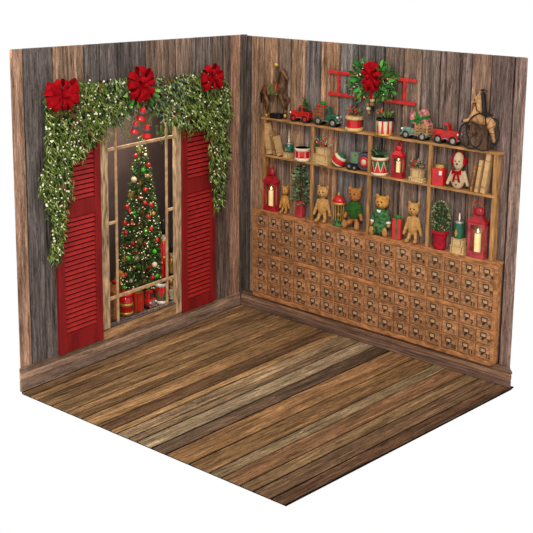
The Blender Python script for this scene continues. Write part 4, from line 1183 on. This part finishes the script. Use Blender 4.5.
# ------------------------------------------------------------------ top of the shelf
def truck(label, x0, x1, yt, m, face, n=-.05, kind='pickup', hub=M_HUB, topfrac=1.0):
    """side view along the shelf; face = 1 drives to the right"""
    t, W, H = item('toy_truck', label, 'toy truck', 'R', x0, x1, yt, v=VT, n=n)
    D = .062; Lh = (W-.68*D)/2; f = face; h = H*topfrac
    def pr(poly, y0, y1): return MB().prism([(f*x*Lh, z*h) for x, z in poly], y0, y1)
    wr = .21*h if kind == 'pickup' else .22*h
    if kind == 'pickup':
        pr([(-.95, .30), (.55, .30), (.95, .34), (.97, .58), (.90, .64), (.25, .66), (.18, .66), (-.95, .58)], -D*.38, D*.38).build('body', m, t, .008)
        pr([(-.25, .55), (.24, .55), (.14, .92), (.06, .99), (-.14, .99), (-.22, .92)], -D*.36, D*.36).build('cab', m, t, .008)
        for sy in (-1, 1): pr([(-.16, .64), (.15, .64), (.08, .88), (-.13, .88)], sy*D*.365-.001, sy*D*.365+.001).build('side_window', M_GLASSD, t)
        pr([(-.98, .42), (-.28, .42), (-.28, .68), (-.98, .66)], -D*.44, D*.44).build('truck_bed', m, t, .006)
        pr([(-.93, .62), (-.32, .64), (-.32, .688), (-.93, .672)], -D*.37, D*.37).build('bed_floor', M_TYRE, t)
        wx = (-.58, .60)
    else:
        pr([(-.95, .24), (.98, .24), (.98, .32), (-.95, .32)], -D*.4, D*.4).build('chassis', m, t, .003)
        pr([(.28, .30), (.95, .30), (.97, .52), (.92, .60), (.28, .63)], -D*.33, D*.33).build('hood', m, t, .008)
        pr([(-.06, .30), (.34, .30), (.34, .62), (.26, .94), (.18, .99), (-.02, .99), (-.06, .92)], -D*.4, D*.4).build('cab', m, t, .008)
        for sy in (-1, 1): pr([(.0, .62), (.29, .62), (.22, .88), (.02, .88)], sy*D*.405-.001, sy*D*.405+.001).build('side_window', M_GLASSD, t)
        cm = M_CRATE if m is M_TRUCKG else M_CRATEL
        mb = MB()
        for z in (.42, .58, .74, .88):
            for sy in (-1, 1): mb.box((-.53*f*Lh, sy*D*.46, z*h), (.86*Lh, .006, .11*h))
            for sx in (-.95, -.11): mb.box((sx*f*Lh, 0, z*h), (.006, D*.9, .11*h))
        mb.build('slatted_sides', cm, t, .001)
        for x in (-.95, -.67, -.39, -.11):
            for sy in (-1, 1): MB().box((x*f*Lh, sy*D*.5, .64*h), (.012, .006, .62*h)).build('stake', cm, t)
        MB().box((-.53*f*Lh, 0, .36*h), (.86*Lh, D*.92, .06*h)).build('bed_floor', cm, t)
        wx = (-.58, .62)
    for x in wx:
        for sy in (-1, 1):
            o = MB().cyl((f*x*Lh, sy*D*.36, wr), (f*x*Lh, sy*D*.52, wr), wr, seg=20).build('wheel', M_TYRE, t, .003)
            MB().cyl((f*x*Lh, sy*D*.52, wr), (f*x*Lh, sy*D*.56, wr), wr*.55, wr*.45, seg=16).build('hubcap', hub, o)
            a = [(f*x*Lh+wr*1.32*math.cos(u), wr+wr*1.32*math.sin(u)) for u in [PI*(-.02+1.04*i/14) for i in range(15)]]
            b = [(f*x*Lh+wr*1.02*math.cos(u), wr+wr*1.02*math.sin(u)) for u in [PI*(1.02-1.04*i/14) for i in range(15)]]
            MB().prism(a+b, sy*D*.30, sy*D*.54).build('fender', m, t, .003)
    for sy in (-1, 1): MB().ell((f*.95*Lh, sy*D*.3, .52*h), (.010, .010, .010), None, 10, 6).build('headlight', M_WHITE, t)
    MB().box((f*.985*Lh, 0, .44*h), (.006, D*.4, .24*h)).build('grille', M_SILV, t)
    MB().box((f*1.0*Lh, 0, .26*h), (.01, D*.95, .07*h)).build('bumper', M_SILV, t, .002)
    MB().box((f*.02*Lh, 0, .28*h), (.6*Lh, D*.98, .04*h)).build('running_board', M_SILV, t)
    return t, Lh, h, D
t, Lh, h, D = truck('red toy pickup facing left with small fir tree in its bed, near the carousel horse', 290, 313.5, 105, M_TRUCKR, -1, hub=M_TRUCKR)
loc = t.matrix_basis @ Vector((.55*Lh, 0, .68*h))
ft = empty('fir_tree', loc, ang('R'), 'tiny green fir tree lying in the left red pickup', 'tree')
ft.rotation_euler = (0, -.25, ang('R'))
MB().cyl((0, 0, 0), (0, 0, .1), .004, .002, 6).build('trunk', M_TWIG, ft)
mb = MB()
for i in range(130):
    z = .012+.10*R.random(); a = R.uniform(0, 2*PI); rr = .035*(1-z/.13)
    d = (Vector((math.cos(a), math.sin(a), .5))).normalized()
    leaf(mb, Vector((0, 0, z)), d, d.cross(rdir()).normalized(), rr*1.4+.008, .006, leafcol([(80, 120, 60), (120, 150, 70), (50, 90, 46)]))
mb.build('foliage', M_LEAF, ft)['kind'] = 'stuff'

t, Lh, h, D = truck('dark green toy truck facing right with brown slatted crate bed', 313.5, 342, 106.5, M_TRUCKG, 1, kind='stake')
loc = t.matrix_basis @ Vector((-.5*Lh, 0, .40*h))
g_ = empty('gift_box', loc, ang('R'), 'red gift with green ribbon loaded in the dark green truck', 'gift'); g_.rotation_euler = (0, .12, ang('R')); gift(g_, .075, .042, .105, M_GLOSSR, M_GREENR)

t, W, H = item('thread_spool', 'wooden spool of red ribbon topped with greenery on the top board', 'spool', 'R', 345.5, 363.5, 116, v=VT, n=-.042)
r_ = W*.8/2
for z in (0, H*.78): MB().lathe([(r_*.95, z), (r_, z+.004), (r_, z+H*.2), (r_*.95, z+H*.22), (.001, z+H*.22)], seg=26).build('flange', M_SPOOL, t)
MB().lathe([(r_*.8, H*.2)]+[(r_*(.84 if i % 2 else .82), H*(.2+.6*i/10)) for i in range(11)]+[(r_*.8, H*.8)], seg=26).build('red_ribbon', M_GLOSSR, t)
sprig(t, H*.95, r_*.85, .085, 90, 14, [(86, 112, 66), (120, 140, 96), (56, 84, 46), (150, 166, 120)], l=.032)

t, W, H = item('toy_drum', 'red and cream striped drum topped with greenery on the top board', 'toy drum', 'R', 376, 394, 118, v=VT, n=-.042)
r_ = W*.8/2
MB().lathe([(r_*.93, 0), (r_*.93, H)], seg=28).build('shell', M_CREAM, t)
mb = MB()
for k in range(9):
    a0, a1 = 2*PI*k/9, 2*PI*(k+.55)/9; am = (a0+a1)/2; q = r_*.945
    c_ = lambda a, z: (q*math.cos(a), q*math.sin(a), z)
    mb.add([c_(a0, H*.1), c_(am, H*.1), c_(a1, H*.1), c_(a1-.1, H*.88), c_(am, H*.88), c_(a0+.1, H*.88)], [(0, 1, 4, 5), (1, 2, 3, 4)])
mb.build('red_stripes', M_GLOSSR, t)
for z, mm in ((0, M_GOLD), (.88, M_BLACK)): MB().lathe([(r_*.92, H*z), (r_, H*z), (r_, H*(z+.12)), (r_*.92, H*(z+.12))], seg=28).build('hoop', mm, t)
MB().lathe([(.001, H*.98), (r_*.92, H*.98), (r_*.92, H*.99)]).build('drumhead', M_CREAM, t)
sprig(t, H*.95, r_*.85, .08, 80, 0, [(120, 140, 76), (150, 160, 96), (76, 104, 56)], l=.04)
mb = MB()
for i in range(9): mb.ell((-r_*.55+R.uniform(-.02, .02), -.02+R.uniform(-.01, .01), H+.03+R.uniform(0, .035)), .009, None, 8, 5)
mb.build('red_berries', M_GLOSSR, t)

t, Lh, h, D = truck('pale green toy truck facing left with a light slatted crate bed', 401, 433, 121, M_TRUCKP, -1, kind='stake')
loc = t.matrix_basis @ Vector((.46*Lh, 0, .62*h))
g_ = empty('gift_box', loc, ang('R'), 'pink and white wrapped gift with green bow tilted on the pale truck', 'gift'); g_.rotation_euler = (0, -.33, ang('R'))
MB().box((0, 0, .075), (.15, .05, .13)).build('box', M_GIFTP, g_, .004)
MB().box((0, 0, .075), (.024, .053, .133)).box((0, 0, .075), (.153, .053, .022)).build('ribbon', M_GREENR, g_)
mb = MB()
for k in range(6):
    a = k*PI/3; mb.ell((math.cos(a)*.022, -.032, .075+math.sin(a)*.022), (.02, .008, .01), (0, -a, 0), 8, 6)
mb.build('bow', M_GREENR, g_)
truck('bright red empty toy pickup facing right, beside the wheeled horse', 433, 463.5, 122.5, M_TRUCKR, 1)

# carousel horse
def wpt(x, y, n, org):
    """local point of a thing whose base point is org"""
    s, v = uv('R', x, y, n)
    q = P('R', s, n, v)-org
    return Vector((q.dot(eR), -q.dot(nR), q.z))
n = -.05
t, W, H = item('carousel_horse', 'dark bronze carousel horse on a gold topped pole at the left end', 'horse figurine', 'R', 262, 288, 63, v=VT, n=n)
og = t.location.copy()
Lp = lambda x, y, dy=0: wpt(x, y, n, og)+Vector((0, dy, 0))
pr = [('c', Lp(268, 89), Lp(281, 90), .040, .042), ('c', Lp(281.5, 87), Lp(282.5, 75), .040, .028), ('c', Lp(282.5, 72), Lp(287.5, 79), .028, .015),
      ('e', Lp(266, 89), (.034, .034, .04))]
for (a, b, c_, dy) in (((266, 93), (269.5, 103), (268, 114), -.018), ((265, 93), (263.5, 103), (266.5, 112), .018), ((282, 94), (284, 102), (286.5, 114), -.018), ((281, 94), (287, 100), (283.5, 110), .018)):
    pr += [('c', Lp(*a, dy), Lp(*b, dy), .024, .014), ('c', Lp(*b, dy), Lp(*c_, dy), .014, .010)]
blob('body', pr, M_HORSEB, t, .005, 2)
for (c_, dy) in (((268, 115), -.018), ((266.5, 114), .018), ((286.5, 115.5), -.018), ((283.5, 112), .018)):
    MB().ell(Lp(*c_, dy), (.014, .014, .018), None, 10, 7).build('hoof', M_GOLD, t)
MB().prism([(Lp(271, 84).x, Lp(271, 84).z), (Lp(279, 85).x, Lp(279, 85).z), (Lp(280, 95).x, Lp(280, 95).z), (Lp(270, 94).x, Lp(270, 94).z)], -.042, .03).build('saddle_cloth', mat('carousel_green', (92, 110, 60), .5, var=.6, scale=50), t, .006)
for x in (270.5, 275, 279): MB().tube([Lp(x, 83, -.03), Lp(x+.4, 90, -.045), Lp(x, 95, -.03)], .0045, 6).build('strap', M_GLOSSR, t)
MB().cyl(Lp(276, 116), Lp(276.2, 67), .006, seg=8).build('pole', M_BRASS, t)
MB().ell(Lp(276.3, 65), .02).build('pole_ball', M_GOLD, t)
mb = MB()
for i in range(7): mb.ell(Lp(279.3+i*.4, 86-i*2.4)+Vector((-.006, 0, 0)), (.014, .018, .02), (0, .5, 0), 8, 6)
mb.build('mane', M_BLACK, t)
MB().tube([Lp(264.5, 88), Lp(261.5, 93), Lp(261.5, 103)], [.012, .014, .003], 8).build('tail', M_BLACK, t)
for sy in (-1, 1): MB().cyl(Lp(283, 71, sy*.01), Lp(282.8, 67.5, sy*.012), .006, .001, 8).build('ear', M_HORSEB, t)
MB().box(Vector((Lp(277, 118).x, 0, .022)), (.11, .07, .044)).build('base', M_BLACK, t, .008)

# wooden horse on wheels
t, W, H = item('horse_tricycle', 'pale carved wooden horse mounted on two black spoked wheels at the right end', 'horse figurine', 'R', 463, 499, 88, v=VT, n=n)
og = t.location.copy()
pr = [('c', Lp(474.5, 118), Lp(490, 121), .042, .040), ('c', Lp(476.5, 117), Lp(481, 101), .046, .024), ('c', Lp(480, 97), Lp(473, 103), .025, .016), ('e', Lp(481, 97.5), (.026, .022, .026)), ('e', Lp(491, 123), (.040, .036, .048)),
      ('c', Lp(471.5, 120, -.018), Lp(465.5, 120.5, -.018), .016, .011), ('c', Lp(471.5, 121, .018), Lp(466.5, 124, .018), .016, .01),
      ('c', Lp(491, 126, -.018), Lp(494, 134, -.018), .02, .013), ('c', Lp(494, 134, -.018), Lp(495.5, 142, -.018), .013, .009),
      ('c', Lp(490, 126, .018), Lp(491, 135, .018), .02, .013), ('c', Lp(491, 135, .018), Lp(492, 142, .018), .013, .009)]
blob('body', pr, M_HORSEW, t, .005, 2)
for c_, dy in (((464.3, 120.6), -.018), ((465.5, 125), .018), ((495.7, 143.5), -.018), ((492, 143.5), .018)): MB().ell(Lp(*c_, dy), .012, None, 10, 7).build('hoof', M_BLACK, t)
mb = MB()
for i in range(9): mb.ell(Lp(483.3+i*.2, 94+i*2.4)+Vector((.008, -.012, 0)), (.014, .022, .022), (0, -.3, 0), 8, 6)
mb.build('mane', M_BLACK, t)
MB().ell(Lp(488, 115.5), (.04, .036, .014), (0, .2, 0)).tube([Lp(488, 116, -.034), Lp(489, 121, -.042), Lp(489, 126, -.036)], .005, 6).build('saddle', M_BLACK, t)
MB().tube([Lp(474.5, 103.5, -.022), Lp(478, 102.5, -.034), Lp(480, 109, -.045), Lp(486, 115, -.042)], .004, 6).build('bridle', M_BLACK, t)
MB().tube([Lp(481, 90.5), Lp(484, 89.5), Lp(488, 92)], [.007, .006, .003], 6).cyl(Lp(484, 89.5), Lp(478.5, 99), .003, seg=6).build('plume', M_BLACK, t)
for sy in (-1, 1):
    MB().cyl(Lp(480.5, 95, sy*.014), Lp(481, 90.5, sy*.016), .010, .001, 8).build('ear', M_HORSEW, t)
    MB().ell(Lp(476.5, 99.5, sy*.026), .006, None, 8, 5).build('eye', M_BLACK, t)
MB().tube([Lp(494, 119), Lp(497.5, 122), Lp(498.5, 130)], [.012, .012, .003], 8).build('tail', M_BLACK, t)
for (cx_, ry, dy, rad) in ((487, 131, -.055, 13.0), (474.5, 134.5, -.05, 11.0)):
    c0 = Lp(cx_, ry, 0); R1 = c0.z-.006 if rad > 12 else c0.z-.005
    R1 = max(.07, min(R1, .14)); c0.z = R1+.005
    wob = MB().ring((c0.x, dy, c0.z), R1, .006, seg=36, k=6).build('wheel_rim', M_BLACK, t)
    mb = MB()
    for k in range(12):
        a = 2*PI*k/12; mb.cyl((c0.x, dy, c0.z), (c0.x+R1*math.cos(a), dy, c0.z+R1*math.sin(a)), .0022, seg=5)
    mb.build('spoke', M_TWIG, wob)['kind'] = 'stuff'
    MB().cyl((c0.x, dy-.008, c0.z), (c0.x, .02, c0.z), .014, seg=12).build('hub', M_TWIG, wob)

# ------------------------------------------------------------------ red ladder, wreath and brass bells on the wall
nl = NW+.012
pa, pb = uv('R', 329, 73, nl), uv('R', 416.5, 79.5, nl); pc, pd = uv('R', 329, 94.5, nl), uv('R', 415.5, 103, nl)
M_LAD = mat('ladder_red', (205, 44, 40), .55, var=.2, scale=20)
lad = empty('wooden_ladder', P('R', (pa[0]+pb[0])/2, nl, (pc[1]+pd[1])/2), ang('R'), 'small bright red wooden ladder hung sideways on the wall behind the wreath', 'ladder')
og = lad.location.copy(); hw_ = (pb[0]-pa[0])/2; ht = (pa[1]+pb[1])/2-og.z
for z in (0, ht): MB().box((0, 0, z), (2*hw_, .018, .024)).build('rail', M_LAD, lad, .003)
for x in (338.7, 354.5, 388, 404.8):
    MB().box((wpt(x, 85, nl, og).x, 0, ht/2), (.024, .014, ht)).build('rung', M_LAD, lad, .002)
nw = NW+.05
s_, v_ = uv('R', 372, 82, nw)
wr = empty('holly_wreath', P('R', s_, nw, v_), ang('R'), 'green leafy wreath with frosty sprigs hung over the red ladder', 'wreath')
lm_ = MB()
a_ = [(350, 82), (352, 68), (360, 60.5), (372, 64), (384, 64), (394, 72), (397, 82), (393, 92), (388, 98), (380, 100), (368, 98), (360, 99), (355, 96), (350, 94)]
cnt = 0
while cnt < 900:
    x, y = R.uniform(349, 398), R.uniform(60, 101)
    if not inpoly(x, y, a_): continue
    cnt += 1; n_ = NW+R.uniform(.03, .065); s, v = uv('R', x, y, n_)
    out = Vector((0, 0, 0))+eR*(x-372)+Z*(82-y); out.normalize()
    d = (out*.8+rdir()*.6+nR*.35).normalized(); big = R.random() < .25
    leaf(lm_, P('R', s, n_, v), d, d.cross(rdir()).normalized(), R.uniform(.045, .065) if big else R.uniform(.02, .035), .022 if big else .008,
         leafcol([(60, 120, 44), (86, 150, 56), (50, 96, 40)] if big else [(110, 130, 90), (150, 160, 124), (76, 100, 60), (180, 186, 150)]))
reparent(lm_.build('foliage', M_LEAF), wr)['kind'] = 'stuff'
broad_leaves(wr, 'R', [(382, 72, .8), (384, 76, .3), (385, 84, -.2), (384, 89, -.7), (360, 66, 2.3), (361, 88, 3.7), (358, 80, 3.2), (362, 92, 4.1), (388, 80, .1), (381, 68, 1.2)], NW+.07, [(70, 160, 50), (50, 120, 44), (100, 180, 80)], .075)
cm = MB()
for _ in range(18):
    a = R.uniform(0, 2*PI); x = 373+R.uniform(14, 23)*math.cos(a); y = 82+R.uniform(11, 18)*math.sin(a); s, v = uv('R', x, y, NW+.07); cm.ell(P('R', s, NW+.07, v), .0055, None, 6, 4)
reparent(cm.build('pale_berries', M_BERRY), wr)['kind'] = 'stuff'
bow('velvet_bow', 'tall red velvet bow in the middle of the wreath above the shelf', 'R', 371.5, 76, NW+.085, 19, 31,
    [(90, .95, .6, 0), (55, 1.0, .5, .06), (125, 1.0, .5, .06), (15, 1.0, .55, .1), (165, 1.0, .55, .1), (-30, 1.0, .5, .14), (210, 1.0, .5, .14), (-62, 1.08, .45, .18), (242, 1.08, .45, .18), (270, .7, .5, .28), (90, .5, .6, .26)], [(.02, 1.5, .3)])
bell('old brass bell, upper of two under the wreath', 'R', 368.5, 376.5, 95, 105.5, NW+.06, M_BRASS, M_CREAM, .1, .15, name='brass_bell')
bell('old brass bell, lower of two under the wreath', 'R', 364, 371, 103, 114, NW+.06, M_BRASS, M_CREAM, .1, -.1, name='brass_bell')

# ------------------------------------------------------------------ light
wd = bpy.data.worlds.new('studio'); sc.world = wd; wd.use_nodes = True
bg = wd.node_tree.nodes['Background']; bg.inputs['Color'].default_value = (1, 1, 1, 1); bg.inputs['Strength'].default_value = 1.0
sd = bpy.data.lights.new('key_light', 'SUN'); sd.energy = 1.1; sd.angle = .25; sd.color = (1, .96, .9)
so = bpy.data.objects.new('key_light', sd); col.objects.link(so)
so.rotation_euler = Vector((-.55, .75, -.75)).to_track_quat('-Z', 'Y').to_euler()

al = bpy.data.lights.new('alcove_fill', 'AREA'); al.shape = 'RECTANGLE'; al.size = .9; al.size_y = .25; al.energy = 12; al.color = (1, .9, .8)  # added fill light that brightens the alcove, not a fixture of the room
ao = bpy.data.objects.new('alcove_fill', al); col.objects.link(ao); ao.location = P('L', -1.05, -.30, 1.95)
ao.rotation_euler = (nL*.12-Z).to_track_quat('-Z', 'Y').to_euler()
